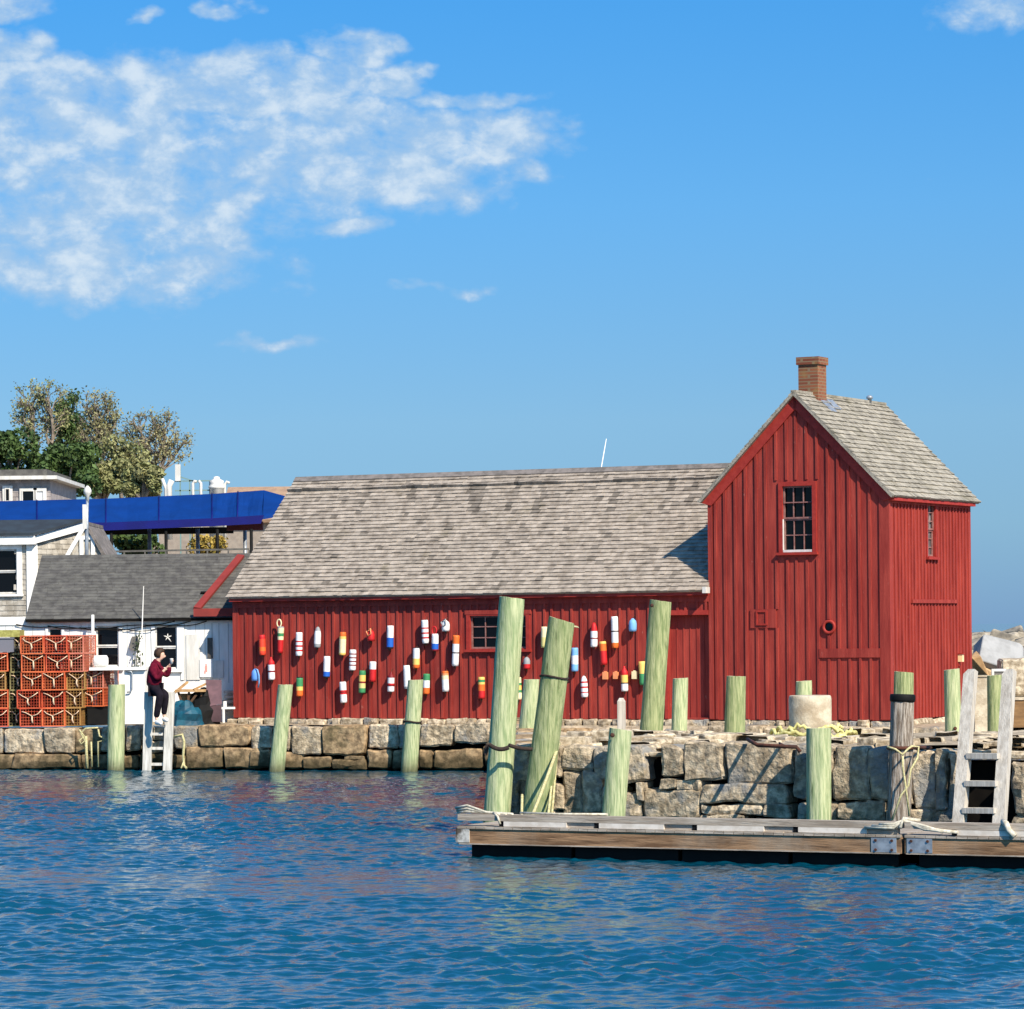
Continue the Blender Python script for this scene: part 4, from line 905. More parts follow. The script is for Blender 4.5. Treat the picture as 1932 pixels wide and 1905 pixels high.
def bush(name, label, x, ytop, ybase, Y, wpx, lm, seed, n=6500, ls=.095, cat='bush', group=None):
    rr = random.Random(seed); base = P(x, ybase, Y); top = P(x, ytop, Y); H = top.z-base.z; Wd = wpx*Y/F_PX/2; root = thing(name, label, cat, base, 0, group); cr = MB(); st = MB()
    lob = [(Vector((rr.uniform(-.75, .75)*Wd, rr.uniform(-.6, .6)*Wd, H*rr.uniform(.25, .78))), rr.uniform(.22, .42)*min(H, Wd)) for _ in range(16)]
    for c, r_ in lob: st.tube([base, base+c*.5+Vector((0, 0, .1)), base+c], [.07, .05, .02], 5)
    for i in range(n):
        c, r_ = rr.choice(lob); d = Vector((rr.gauss(0, 1), rr.gauss(0, 1), rr.gauss(0, 1))).normalized()*r_*rr.uniform(.55, 1.08)**.7; p = base+c+d; s_ = ls*rr.uniform(.6, 1.3)
        n_ = Vector((rr.gauss(0, 1), rr.gauss(0, 1), rr.gauss(.4, 1))).normalized(); a = n_.orthogonal().normalized(); a = Matrix.Rotation(rr.uniform(0, 6.28), 3, n_) @ a; b = n_.cross(a)
        cr.face([p-a*s_, p-b*s_*.6, p+a*s_, p+b*s_*.6], 0, rr.uniform(.7, 1.25))
    st.build('stem', barkm, root); cr.build('foliage', lm, root, recalc=False)
bush('bush', 'dense dark green bush at the far left edge, beneath the airy tree', 20, 808, 935, 122, 150, lf_green, 21)
bush('bush', 'rounded green bush above the left half of the awning', 125, 828, 945, 120, 130, lf_green, 22)
bush('bush', 'olive bush in the middle, above the lamp post', 195, 850, 950, 121, 110, lf_olive, 23)
bush('bush', 'small brownish bush by the white pipes, under the half bare tan tree', 270, 868, 950, 119, 90, lf_olive, 24)
bush('bush', 'dark green bush seen under the blue awning, left of its middle post', 262, 1000, 1060, 97, 100, lf_green, 25, 2000, .09)
bush('bush', 'yellow green bush under the right half of the awning', 392, 1010, 1056, 97.5, 72, lf_yel, 26, 1400, .07)

# ------------------------------------------------------------------ lobster traps
wire = mat('orange_coated_wire', srgb(222, 116, 66), srgb(198, 84, 46), 3, rough=.6); wirey = mat('yellow_coated_wire', srgb(178, 140, 78), srgb(150, 110, 60), 3, rough=.6); wirer = mat('red_coated_wire', srgb(210, 96, 58), srgb(182, 62, 38), 3, rough=.6)
twine = mat('pale_twine', srgb(220, 190, 158), rough=.9); netm = mat('dark_red_netting', srgb(140, 40, 22), srgb(60, 14, 12), 7, rough=.95); woodr = mat('trap_runner', srgb(150, 90, 50), rough=.9)
def make_trap(name, W_, D_, H_, wm, nm):
    root = thing(name, '', 'lobster trap'); m = MB(); r = .011
    X, Y, Z = W_/2, D_/2, H_
    for a, b in (((-X, -Y, 0), (X, -Y, 0)), ((-X, Y, 0), (X, Y, 0)), ((-X, -Y, Z), (X, -Y, Z)), ((-X, Y, Z), (X, Y, Z)), ((-X, -Y, 0), (-X, Y, 0)), ((X, -Y, 0), (X, Y, 0)), ((-X, -Y, Z), (-X, Y, Z)), ((X, -Y, Z), (X, Y, Z)), ((-X, -Y, 0), (-X, -Y, Z)), ((X, -Y, 0), (X, -Y, Z)), ((-X, Y, 0), (-X, Y, Z)), ((X, Y, 0), (X, Y, Z))): m.bar(a, b, .024)
    w = .0075; g = .062
    for k in range(1, int(W_/g)):
        x = -X+W_*k/int(W_/g)
        for y in (-Y, Y): m.bar((x, y, 0), (x, y, Z), w)
        m.bar((x, -Y, Z), (x, Y, Z), w)
    for k in range(1, int(H_/g)):
        z = Z*k/int(H_/g)
        for y in (-Y, Y): m.bar((-X, y, z), (X, y, z), w)
        for x in (-X, X): m.bar((x, -Y, z), (x, Y, z), w)
    for k in range(1, int(D_/g)):
        y = -Y+D_*k/int(D_/g)
        for x in (-X, X): m.bar((x, y, 0), (x, y, Z), w)
        m.bar((-X, y, Z), (X, y, Z), w)
    m.build('wire_cage', wm, root)
    # netting funnels and the partition inside
    n = MB()
    for y0, y1 in ((-Y*.97, -Y*.3), (Y*.97, Y*.3)):
        rim = [(-X*.94, y0, Z*.06), (X*.94, y0, Z*.06), (X*.94, y0, Z*.94), (-X*.94, y0, Z*.94)]; th_ = [(-X*.3, y1, Z*.35), (X*.3, y1, Z*.35), (X*.3, y1, Z*.65), (-X*.3, y1, Z*.65)]
        L4 = lambda q, t_: Vector(q[int(t_) % 4]).lerp(Vector(q[(int(t_)+1) % 4]), t_-int(t_))
        for i in range(28): n.bar(L4(rim, i/7), L4(th_, i/7), .008, .008, 0, rnd.uniform(.8, 1.3))
        for f_ in (.35, .7):
            ring = [Vector(rim[i]).lerp(Vector(th_[i]), f_) for i in range(4)]
            for i in range(4): n.bar(ring[i], ring[(i+1) % 4], .008, .008, 0, 1)
    n.face([(-X*.95, 0, .02), (X*.95, 0, .02), (X*.95, 0, Z*.96), (-X*.95, 0, Z*.96)], 0, .7)
    n.face([(-X*.95, -Y*.95, .02), (X*.95, -Y*.95, .02), (X*.95, Y*.95, .02), (-X*.95, Y*.95, .02)], 0, .7)
    n.build('netting', nm, root)
    t_ = MB(); jx, jz = rnd.uniform(-.18, .18)*X, Z*rnd.uniform(.52, .66)
    for sx in (-1, 1): t_.tube([(sx*X*rnd.uniform(.82, .95), -Y-.02, Z*rnd.uniform(.82, .95)), (jx+sx*X*.5, -Y-.03, jz+Z*rnd.uniform(.10, .2)), (jx, -Y-.035, jz)], .011, 6)
    t_.tube([(jx, -Y-.035, jz), (jx+rnd.uniform(-.02, .02), -Y-.03, Z*.35), (jx+rnd.uniform(-.05, .03), -Y-.028, Z*rnd.uniform(.1, .22))], [.016, .021, .018], 6); t_.build('twine_bridle', twine, root)
    return root
def copy_thing(root, name, loc, rz, label, group=None):
    r_ = root.copy(); COL.objects.link(r_); r_.location = loc; r_.rotation_euler = (0, 0, rz); r_['label'] = label
    if group: r_['group'] = group
    for c in list(root.children):
        d = c.copy(); COL.objects.link(d); d.parent = r_
        for e in list(c.children): f = e.copy(); COL.objects.link(f); f.parent = d
    return r_
TY = 74.9; ppm = F_PX/TY
tw, thh = 43/ppm, 34.0/ppm
tannet = mat('tan_netting', srgb(150, 96, 52), srgb(96, 52, 28), 9, rough=.95)
protoR = make_trap('lobster_trap', tw-.012, .95, thh-.012, wire, netm); protoD = make_trap('lobster_trap', tw-.012, .95, thh-.012, wirer, netm); protoP = make_trap('lobster_trap', tw-.012, .95, thh-.012, mat('pale_pink_wire', srgb(222, 142, 116), srgb(198, 104, 82), 3, rough=.6), tannet); protoY = make_trap('lobster_trap', .40, .95, thh-.012, wirey, tannet)
protoE = make_trap('lobster_trap', tw-.012, .95, thh-.012, wirer, netm); protoG = make_trap('lobster_trap', tw-.012, .95, thh-.012, wire, netm)
used = set()
def put(proto, loc, rz, label):
    if proto.name not in used: used.add(proto.name); proto.location = loc; proto.rotation_euler = (0, 0, rz); proto['label'] = label; proto['group'] = 'stacked lobster traps'; return proto
    return copy_thing(proto, 'lobster_trap', loc, rz, label, 'stacked lobster traps')
z0 = .985
ordn = ['lowest', 'second from the bottom', 'middle', 'second from the top', 'topmost']
for c, (x, nm) in enumerate(((66, 'left'), (110, 'right'))):
    for k in range(5):
        b = P(x+(k-2)*1.4+rnd.uniform(-1.6, 1.6), 1370, TY)
        put((protoD, protoE, protoR, protoG, protoR)[k] if c == 0 else (protoR, protoD, protoG, protoE, protoD)[k], (b.x, TY+rnd.uniform(-.03, .03), z0+k*thh), R(rnd.uniform(-5, 5)), f'orange red trap with pale twine knot, {ordn[k]} in the {nm} front column')
for k in range(3):
    b = P(149+k*2, 1370, TY+.4); put(protoY, (b.x, TY+.12+rnd.uniform(-.04, .04), z0+k*thh), R(-8+3*k), f'tan brown trap, {("lowest", "middle", "topmost")[k]} of the column right of the orange ones')
for k in range(2):
    b = P(154, 1370, TY+.5); put(protoP, (b.x, TY+.14, z0+(3+k)*thh), R(-10), f'pale pink trap, {("lower", "upper")[k]} of the two on top of the tan traps')
cr_h = FBn.px(*zx(700, 1075), -.1)[1] if 'FBn' in globals() else 1.33
for k in range(2):
    b = P(190, 1370, TY+.4); put((protoR, protoP)[k], (b.x, 75.28, 1.42+k*thh), R(-14), f'pinkish orange trap on the black crate beside the green post, {("lower", "upper")[k]} of two')
for k in range(4):
    b = P(-4, 1370, TY); put((protoD, protoR, protoY, protoR)[k], (b.x, TY+.1, z0+k*thh*1.02), R(4), f'trap cut by the left picture edge, {("lowest", "second lowest", "third", "topmost")[k]} in its column')
m = MB(); gm = mat('grey_crate', srgb(112, 112, 120), rough=.8); b = P(8, 1250, TY); m.box((b.x-.3, TY-.3, z0+4.1*thh), (b.x+.26, TY+.3, z0+4.1*thh+.3)); m.box((b.x-.32, TY-.32, z0+4.1*thh+.3), (b.x+.28, TY+.32, z0+4.1*thh+.33))
solo(m, 'grey_crate', gm, (b.x, TY, z0+4.1*thh), 'plain grey crate on top of the traps cut by the left edge', 'crate')
m = MB(); b = P(22, 1210, TY+.6); xx = P(-30, 1212, TY).x; m.box((xx, TY-.25, z0+4.1*thh+.34), (P(40, 1200, TY).x, TY+.5, z0+4.1*thh+.5)); yel = mat('straw_coloured_net', srgb(172, 168, 96), srgb(140, 134, 70), 12, rough=.95); solo(m, 'net_bundle', yel, (xx, TY, z0+4.1*thh+.34), 'flat yellowish bundle of netting on the grey crate', 'net')
# old traps in the gap between the columns: weathered, tan
protoO = make_trap('lobster_trap', .30, .9, thh-.012, mat('algae_wire', srgb(150, 142, 96), srgb(90, 84, 56), 6, rough=.9), mat('old_netting', srgb(96, 86, 62), srgb(58, 50, 38), 8, rough=.95))
for k in range(5):
    b = P(31, 1370, TY+.5); put(protoO, (b.x+.02*k, TY+.3, z0+k*thh), R(10), f'old stained trap in the dark gap left of the orange columns, {ordn[k]}')

# ------------------------------------------------------------------ bench, pipe, fender and clutter in front of the shed
FBn = Frame((0, 74.75, 0), 0)
def cb_(cx0, cx1, cy0, cy1): return cut(FBn, cx0, cx1, cy0, cy1)
bn = thing('work_bench', 'white work bench with a plain cabinet below, beside the seated person', 'bench', (FBn.px(235, 1300)[0], 74.75, 1.0))
r_ = cb_(640, 1040, 768, 792); m = MB(); m.fbox(FBn, r_[0], r_[1], r_[2], r_[3], -.6, .1); m.build('bench_top', white, bn)
r2 = cb_(888, 1034, 792, 1158); m = MB(); m.fbox(FBn, r2[0], r2[1], 1.0, r_[2], -.5, .0); m.fbox(FBn, r2[0]-.012, r2[1]+.012, 1.0, 1.08, -.51, .012); m.build('cabinet', white, bn)
m = MB(); q = [zx(900, 798), zx(936, 800), zx(942, 815), zx(940, 930), zx(930, 945), zx(905, 948)]; m.tube([FBn.p(*FBn.px(*a, .06), .06) for a in q], .016, 6); m.build('pipe_handle', galv, bn)
for cx_ in (650, 800):
    r3 = cb_(cx_, cx_+22, 792, 800); m = MB(); m.fbox(FBn, r3[0], r3[1], 1.0, r_[2], -.45, -.38); m.build('leg', white, bn)
m = MB(); a = FBn.p(*FBn.px(*zx(668, 735), -.2), -.2); b = FBn.p(*FBn.px(*zx(770, 735), -.2), -.2); a.z = b.z = r_[3]+.14
m.tube([a, a+(b-a)*.06, a+(b-a)*.9, b], [.10, .135, .135, .09], 14); solo(m, 'white_fender', white, (a+b)/2-Vector((0, 0, .14)), 'short fat white fender lying on the white bench', 'fender')
m = MB(); r3 = cut(FBn, 620, 780, 1075, 1185); m.fbox(FBn, r3[0], r3[1], 1.0, 1.385, -1.0, -.08); m.fbox(FBn, r3[0]-.02, r3[1]+.02, 1.385, 1.415, -1.02, -.06); solo(m, 'dark_crate', black, FBn.p(r3[0], 1.0, -.5), 'black crate in shadow between the traps and the green post', 'crate')
# right of the ladder
FC = Frame((0, 74.25, 0), 0)
def cc_(cx, cy): return (350+cx*.2257)/1.5637, (1850+cy*.2257)/1.5637      # second close view
def pc(cx, cy, d=0): return FC.p(*FC.px(*cc_(cx, cy), d), d)
def rect2(cx0, cx1, cy0, cy1, d=0): a = FC.px(*cc_(cx0, cy1), d); b = FC.px(*cc_(cx1, cy0), d); return (a[0], b[0], a[1], b[1])
tan = mat('tan_wood', srgb(196, 160, 112), srgb(160, 122, 80), 5, rough=.9); teal = mat('teal_tarp', srgb(10, 84, 104), srgb(6, 60, 80), 5, rough=.6); mauve = mat('mauve_board', srgb(112, 84, 88), srgb(92, 70, 74), 4, rough=.9)
tb_ = thing('saw_bench', 'rough wooden trestle bench with slanting legs under the shed wall', 'bench', pc(920, 1250).to_tuple()[:2]+(1.0,))
m = MB(); r_ = rect2(740, 1140, 815, 850); m.fbox(FC, *r_, -.5, .1); m.build('top', tan, tb_)
for a, b in (((780, 850), (840, 1040)), ((920, 850), (905, 1040)), ((1020, 880), (900, 1040)), ((1080, 850), (1110, 1010))): m = MB(); m.bar(pc(*a), pc(*b), .05, .05); m.build('leg', mat('worn_brown_wood', srgb(90, 66, 46), rough=.9) if 'worn_brown_wood' not in MATS else MATS['worn_brown_wood'], tb_)
m = MB(); m.fbox(FC, *rect2(800, 1050, 870, 1010, -.3), -.5, -.3); solo(m, 'wicker_box', tan, pc(920, 1010, -.3), 'tan box standing under the trestle bench', 'box')
m = MB(); m.fbox(FC, *rect2(930, 1130, 715, 815, -.5), -.55, -.5); m.fbox(FC, *rect2(720, 900, 715, 735, -.5), -.55, -.45); solo(m, 'white_board', white, pc(1030, 815, -.5), 'white board leaning behind the trestle bench', 'board')
m = MB(); m.bar(pc(730, 860, .1), pc(900, 720, -.3), .06, .04); m.bar(pc(980, 820, .1), pc(1140, 745, -.2), .04, .04); solo(m, 'timber_offcut', tan, pc(730, 860, .1), 'loose wooden offcuts resting on the trestle bench', 'timber', 'loose timber')
m = MB(); m.hexa([pc(1160, 1040, .1), pc(1350, 1005, .1), pc(1345, 690, -.2), pc(1140, 690, -.2), pc(1160, 1040, .05), pc(1350, 1005, .05), pc(1345, 690, -.25), pc(1140, 690, -.25)]); m.hexa([pc(1170, 1240, .1), pc(1345, 1240, .1), pc(1345, 1010, .1), pc(1165, 1045, .1), pc(1170, 1240, .0), pc(1345, 1240, .0), pc(1345, 1010, .0), pc(1165, 1045, .0)], 0, .6)
solo(m, 'leaning_panel', mauve, pc(1250, 1240), 'dull mauve board leaning against the shed, left of the red shack', 'board')
def heap(name, c, rx, ry, h, mtl, label, cat, seed):
    m = MB(); rr = random.Random(seed); n1, n2 = 16, 7; off = rr.uniform(0, 50); vs = []; fs = []
    for i in range(n2+1):
        for j in range(n1):
            a = 2*math.pi*j/n1; t_ = i/n2; rad = math.cos(t_*math.pi/2)**.7; p = Vector((math.cos(a)*rx*rad, math.sin(a)*ry*rad, h*math.sin(t_*math.pi/2)))
            p *= 1+.32*mnoise.noise(Vector((p.x*5+off, p.y*5, p.z*5))); p.z = max(p.z, 0); vs.append(Vector(c)+p)
    for i in range(n2):
        for j in range(n1): fs.append((i*n1+j, i*n1+(j+1) % n1, (i+1)*n1+(j+1) % n1, (i+1)*n1+j))
    m.mesh(vs, fs, 0, 1, False); solo(m, name, mtl, c, label, cat)
b = pc(880, 1290, .2); heap('tarp_heap', (b.x, b.y, .98), .42, .3, .55, teal, 'crumpled teal tarpaulin heaped on the quay right of the ladder', 'tarpaulin', 3)
b = pc(1080, 1270, -.1); heap('dark_net_heap', (b.x, b.y, .98), .42, .3, .72, black, 'black heap of netting between the teal tarpaulin and the mauve board', 'net', 4)
m = MB(); m.fbox(FC, *rect2(1260, 1520, 1045, 1075), -.1, .0); m.fbox(FC, *rect2(1360, 1385, 1075, 1250), -.06, .0); m.fbox(FC, *rect2(1370, 1410, 970, 1045), -.06, .0); solo(m, 'white_rail', white, pc(1372, 1250), 'small white rail on one post at the corner of the red shack', 'railing')
m = MB(); rr = random.Random(5)
for k in range(5):
    r_ = rect2(1355, 1520, 815+k*62, 868+k*62, -1.2); m.fbox(FC, r_[0]+rr.uniform(0, .05), r_[1], r_[2], r_[3]-.03, -1.6, -1.2+rr.uniform(-.05, .05), 0, rr.uniform(.7, 1.1))
solo(m, 'timber_stack', timber, pc(1440, 1120, -1.2), 'stack of pale planks by the corner of the red shack', 'timber')
# ------------------------------------------------------------------ posts standing in the water and on the wharf
def piling(label, xt, yt, xb, yb, Y, wpx, m_, zb=None, tilt=0.0, group='timber mooring posts', seed=1, knots=1, taper=.94, cat='mooring post', Yt=None, collar=None, cap=True, name='mooring_post', rough=.012):
    rr = random.Random(seed); a = P(xb, yb, Y); b = P(xt, yt, Yt or Y); d = (b-a)
    if zb is not None: a = a+d*((zb-a.z)/d.z)
    d = (b-a).normalized(); L = (b-a).length; r = wpx*(Yt or Y)/F_PX/2
    root = thing(name, label, cat, a, 0, group); m = MB(); x = d.orthogonal().normalized(); x = (Vector((1, 0, 0))-d*d.x).normalized(); y = d.cross(x); n = 28; rows = max(8, int(L/.12)); off = rr.uniform(0, 90)
    vs = []; fs = []
    for i in range(rows+1):
        t_ = i/rows
        for j in range(n):
            an = 2*math.pi*j/n; rad = r*(1/taper+(1-1/taper)*t_); q = Vector((math.cos(an)*2.2, math.sin(an)*2.2, t_*L*.7+off))
            rad += rough*(mnoise.noise(q)+.55*mnoise.noise(Vector((q.x*3.5, q.y*3.5, q.z*.8))))
            h = t_*L
            if i == rows: h += tilt*math.cos(an)*r + .01*mnoise.noise(q*3); rad *= .985
            vs.append(a+d*h+(x*math.cos(an)+y*math.sin(an))*rad)
    for i in range(rows):
        for j in range(n): fs.append((i*n+j, i*n+(j+1) % n, (i+1)*n+(j+1) % n, (i+1)*n+j))
    m.mesh(vs, fs, 0, 1, True); k0 = rows*n; cpt = sum((vs[k0+j] for j in range(n)), Vector())/n
    m.mesh(vs[k0:]+[cpt], [(j, (j+1) % n, n) for j in range(n)], 1, 1)
    m.build('shaft', [m_, endgrain if cap else m_], root)
    for kx, ky, kr in (knots if isinstance(knots, (list, tuple)) else ()):
        c = P(kx, ky, (Yt or Y)); t_ = (c-a).dot(d); c = a+d*t_+Vector((0, -1, 0))*r*.93+Vector(((c-a-d*t_).x*.9, 0, 0)); kk = MB(); kk.lathe(c-Vector((0, .03, 0)), [(kr, .0), (kr*.8, -.045), (kr*.4, -.05)], 12, (0, 1, 0)); kk.build('knot', rust, root)
    if collar:
        y0, y1, wr = collar; c0_, c1_ = P(xt, y1, Yt or Y), P(xt, y0, Yt or Y); h0, h1 = (c0_-a).dot(d), (c1_-a).dot(d); cm = MB(); cm.lathe(a, [(r*wr*.97, h0), (r*wr, h0+.03), (r*wr, h1-.03), (r*wr*.95, h1)], 26, d); cm.build('collar', black, root)
    root['r'] = r
    return root, a, d, r
def wrap(name, a, d, r, h, turns, rr_, mtl, label, tail=None, cat='rope'):
    m = MB(); x = (Vector((1, 0, 0))-d*d.x).normalized(); y = d.cross(x); pts = []
    for i in range(turns*18+1):
        an = 2*math.pi*i/18; pts.append(a+d*(h+.05*i/18+.012*math.sin(an*2))+(x*math.cos(an)+y*math.sin(an))*(r+rr_*.8))
    m.tube(pts, rr_, 6)
    for tl in (tail or []): m.tube(tl, rr_, 6)
    return solo(m, name, mtl, a+d*h, label, cat)
# the leaning group at the wharf corner
A_, aA, dA, rA = piling('tallest leaning post at the dock end, top just below the long roof', 966, 1128, 936, 1560, 49.1, 48, piling_mint, -.8, -.06, seed=1, knots=[])
B_, aB, dB, rB = piling('thick leaning post with a slanted splintered top, right of the tallest post', 1060, 1170, 1008, 1560, 48.85, 50, piling_green, -.8, -.16, seed=2, knots=[])
m = MB(); t_ = aB+dB*(P(1078, 1180, 49.2)-aB).dot(dB); c = P(1078, 1178, 49.1); m.hexa([c+Vector(q) for q in ((-.10, -.16, -.02), (.10, -.14, -.05), (.12, .1, -.06), (-.1, .1, -.02), (-.10, -.16, .01), (.08, -.14, -.025), (.1, .1, -.03), (-.1, .1, .01))]); m.build('splinter', endgrain, B_)
piling('slim pale post between the two leaning posts, set further back', 1003, 1282, 991, 1420, 63, 30, piling_mint, None, .1, seed=3)
C_, aC, dC, rC = piling('short stout pale post at the dock edge with a dark bolt hole near its top', 1171, 1376, 1156, 1560, 48.3, 43, piling_mint, -.8, -.08, seed=4, knots=[(1153, 1385, .035)])
piling('tall leaning green post in front of the shack door', 1247, 1134, 1226, 1410, 58, 41, piling_green, None, -.06, seed=5, knots=[(1227, 1141, .035)])
piling('slim pale post in front of the shack door, right of the tall leaning green one', 1284, 1280, 1280, 1410, 63, 29, piling_mint, None, .08, seed=6, knots=[(1279, 1392, .03)])
piling('upright green post before the left part of the tall gable, level topped', 1389, 1276, 1386, 1406, 58, 37, piling_green, None, .0, seed=7)
piling('small green post top showing above the concrete bollard', 1517, 1285, 1516, 1395, 64, 30, piling_mint, None, .08, seed=8)
D_, aD, dD, rD = piling('vertical pale green post at the dock edge in front of the concrete bollard', 1545, 1374, 1545, 1570, 46.95, 46, piling_mint, -.8, .0, seed=9)
piling('dark green post rising behind the black banded weathered post', 1705, 1268, 1703, 1400, 60, 37, piling_green, None, -.06, seed=10)
E_, aE, dE, rE = piling('weathered grey post with a black band around its top, at the dock', 1703, 1312, 1696, 1575, 46.45, 44, piling_grey, -.8, .0, seed=11, knots=[], collar=(1310, 1324, 1.1), cap=False, rough=.02, group='timber mooring posts')
piling('pale green post beside the wharf ladder, by the right corner of the shack', 1796, 1263, 1799, 1398, 62, 29, piling_mint, None, .1, seed=12, knots=[(1800, 1374, .035)])
piling('green post behind the right rail of the wharf ladder', 1876, 1274, 1878, 1392, 63, 28, piling_green, None, .05, seed=13)
# posts along the quay on the left
piling('upright post by the lobster traps, standing in the water', 220, 1292, 218, 1465, 73.3, 31, piling_mint, -.8, .05, 'timber posts along the low quay', 14)
G_, aG, dG, rG = piling('leaning post under the left end of the red wall, standing in the water', 539, 1292, 521, 1465, 72.25, 28, piling_mint, -.8, .1, 'timber posts along the low quay', 15, [(497, 1392, .02)] and [])
H_, aH, dH, rH = piling('leaning post with a dark band round its middle, standing in the water', 784, 1283, 771, 1465, 71.5, 30, piling_mint, -.8, .1, 'timber posts along the low quay', 16)
m = MB(); pst = P(1173, 1405, 60); top = P(1174, 1317, 60); w = .075; m.box((pst.x-w, 60-w, pst.z-.2), (pst.x+w, 60+w, top.z-.06)); m.hexa([Vector((pst.x+i*w, 60+j*w, top.z-.06)) for i, j in ((-1, -1), (1, -1), (1, 1), (-1, 1))]+[Vector((pst.x+i*w*.5, 60+j*w*.5, top.z)) for i, j in ((-1, -1), (1, -1), (1, 1), (-1, 1))])
solo(m, 'square_post', timber, (pst.x, 60, pst.z-.2), 'slim square grey post behind the short stout dock post', 'post')

# ropes and chains on the posts
def along(a, d, x, y, Y): return (P(x, y, Y)-a).dot(d)
wrap('dark_rope_band', aH, dH, rH, along(aH, dH, 777, 1365, 71.5), 1, .02, roped, 'thin dark rope tied round the right post of the low quay')
wrap('dark_rope_band', aB, dB, rB, along(aB, dB, 1042, 1281, 49.2), 1, .016, roped, 'thin dark line tied round the upper part of the splintered leaning post')
m = MB()
def sag(a, b, s_, n=14): a, b = Vector(a), Vector(b); return [a+(b-a)*t_-Vector((0, 0, s_*4*t_*(1-t_))) for t_ in np.linspace(0, 1, n)]
m.tube(sag(P(922, 1404, 48.6), P(960, 1410, 48.6), .05), .035, 6); m.tube(sag(P(960, 1406, 48.6), P(1036, 1408, 48.9), .05), .03, 6); m.tube(sag(P(920, 1404, 48.7), P(916, 1425, 48.7), 0), .03, 6)
m.tube([P(1006, 1412, 48.8), P(1028, 1418, 48.8), P(1046, 1412, 49.0)], .045, 6); solo(m, 'dark_mooring_chain', roped, P(960, 1406, 48.6), 'dark chain slung across the two leaning posts at the wharf corner', 'chain')
m = MB(); m.tube(sag(P(1055, 1402, 49.0), P(1003, 1542, 47.0), .02), .026, 6); m.tube(sag(P(1050, 1400, 49.2), P(1046, 1440, 49.1), 0)+sag(P(1044, 1450, 49.1), P(1034, 1540, 48.2), 0), .02, 6); m.tube(sag(P(1052, 1402, 49.2), P(1041, 1538, 48.4), .03), .018, 6); m.tube(sag(P(985, 1500, 48.6), P(984, 1545, 48.2), 0), .022, 6)
solo(m, 'mooring_rope', rope, P(1055, 1402, 49.0), 'pale slanting rope running from the splintered post down to the dock', 'rope')
m = MB(); m.tube([P(1674, 1409, 46.1), P(1690, 1414, 46.05), P(1703, 1424, 46.02), P(1712, 1414, 46.05), P(1720, 1408, 46.1), P(1733, 1409, 46.2), P(1731, 1430, 46.1), P(1718, 1452, 46.0), P(1714, 1482, 46.0), P(1700, 1500, 46.0), P(1683, 1548, 46.0)], .016, 6); m.tube([P(1703, 1426, 46.02), P(1703, 1445, 46.02), P(1708, 1480, 46.0), P(1716, 1540, 46.0)], .016, 6)
solo(m, 'knotted_rope', rope, P(1703, 1424, 46.02), 'pale rope knotted round the weathered post and hanging down it', 'rope')
m = MB(); m.tube([aE+dE*along(aE, dE, 1700, 1411, 46.4)+Vector((math.cos(q)*(rE+.02), math.sin(q)*(rE+.02), 0)) for q in np.linspace(0, 2*math.pi, 25)], .03, 6); m.tube([P(1722, 1410, 46.3), P(1740, 1410, 46.8), P(1757, 1411, 47.6)], .025, 6); solo(m, 'iron_ring', rust, P(1700, 1411, 46.2), 'rusty iron ring holding the weathered post to the wharf', 'ring')

# ------------------------------------------------------------------ concrete bollard, rope coil, iron bar
bb_ = P(1529, 1392, 52.2); bz = ground_z(bb_.x, bb_.y)-.05; top = P(1529, 1312, 52.2).z; rb = 40*52.2/F_PX
m = MB(); m.lathe((bb_.x, bb_.y, bz), [(rb*.98, 0), (rb, .1), (rb*1.01, top-bz-.06), (rb*.985, top-bz-.015), (rb*.94, top-bz)], 40, caps=True); solo(m, 'concrete_bollard', concrete, (bb_.x, bb_.y, bz), 'big squat round concrete bollard with a flat top', 'bollard')
m = MB(); rr = random.Random(3); gz_ = bz+.06
for k in range(6):
    pts = []; ra = rb+.12+.07*k; zo = rr.uniform(0, .05)
    for i in range(30): q = -2.9+2.7*i/29; pts.append(Vector((bb_.x+math.cos(q)*ra*1.1, bb_.y+math.sin(q)*ra+.0, gz_+zo+.02+.16*abs(math.sin(q*2.3+k))*rr.uniform(.5, 1.1)-.04*k)))
    m.tube(pts, .03, 6, 0, rr.uniform(.85, 1.1))
coilm = mat('yellow_rope', srgb(222, 216, 150), srgb(186, 176, 104), 20, rough=.95); solo(m, 'rope_coil', coilm, (bb_.x, bb_.y-rb, gz_), 'loose pale yellow rope coil lying round the foot of the concrete bollard', 'rope')
m = MB(); Yw = WALLY(4.3); p = lambda x, y, dy: P(x, y, Yw-dy)
a, b = P(1414, 1396, Yw+.25), P(1487, 1400, Yw-.75); c1, c2 = P(1432, 1398, Yw+.3), P(1474, 1404, Yw+.2); zt = c1.z
zt = 1.42
m.tube([Vector((c1.x-.15, Yw+.5, zt+.02)), Vector((c1.x-.1, Yw-.78, zt-.02)), Vector((c1.x+.45, Yw-.8, zt-.05)), Vector((c1.x+.5, Yw-.82, zt-.12))], .03, 8); m.tube([Vector((c2.x-.0, Yw+.5, zt-.05)), Vector((c2.x-.03, Yw-.8, zt-.05))], .028, 8)
solo(m, 'mooring_bar', rust, (c1.x, Yw, zt), 'bent rusty iron bar jutting out over the top edge of the big granite wall', 'iron bar')

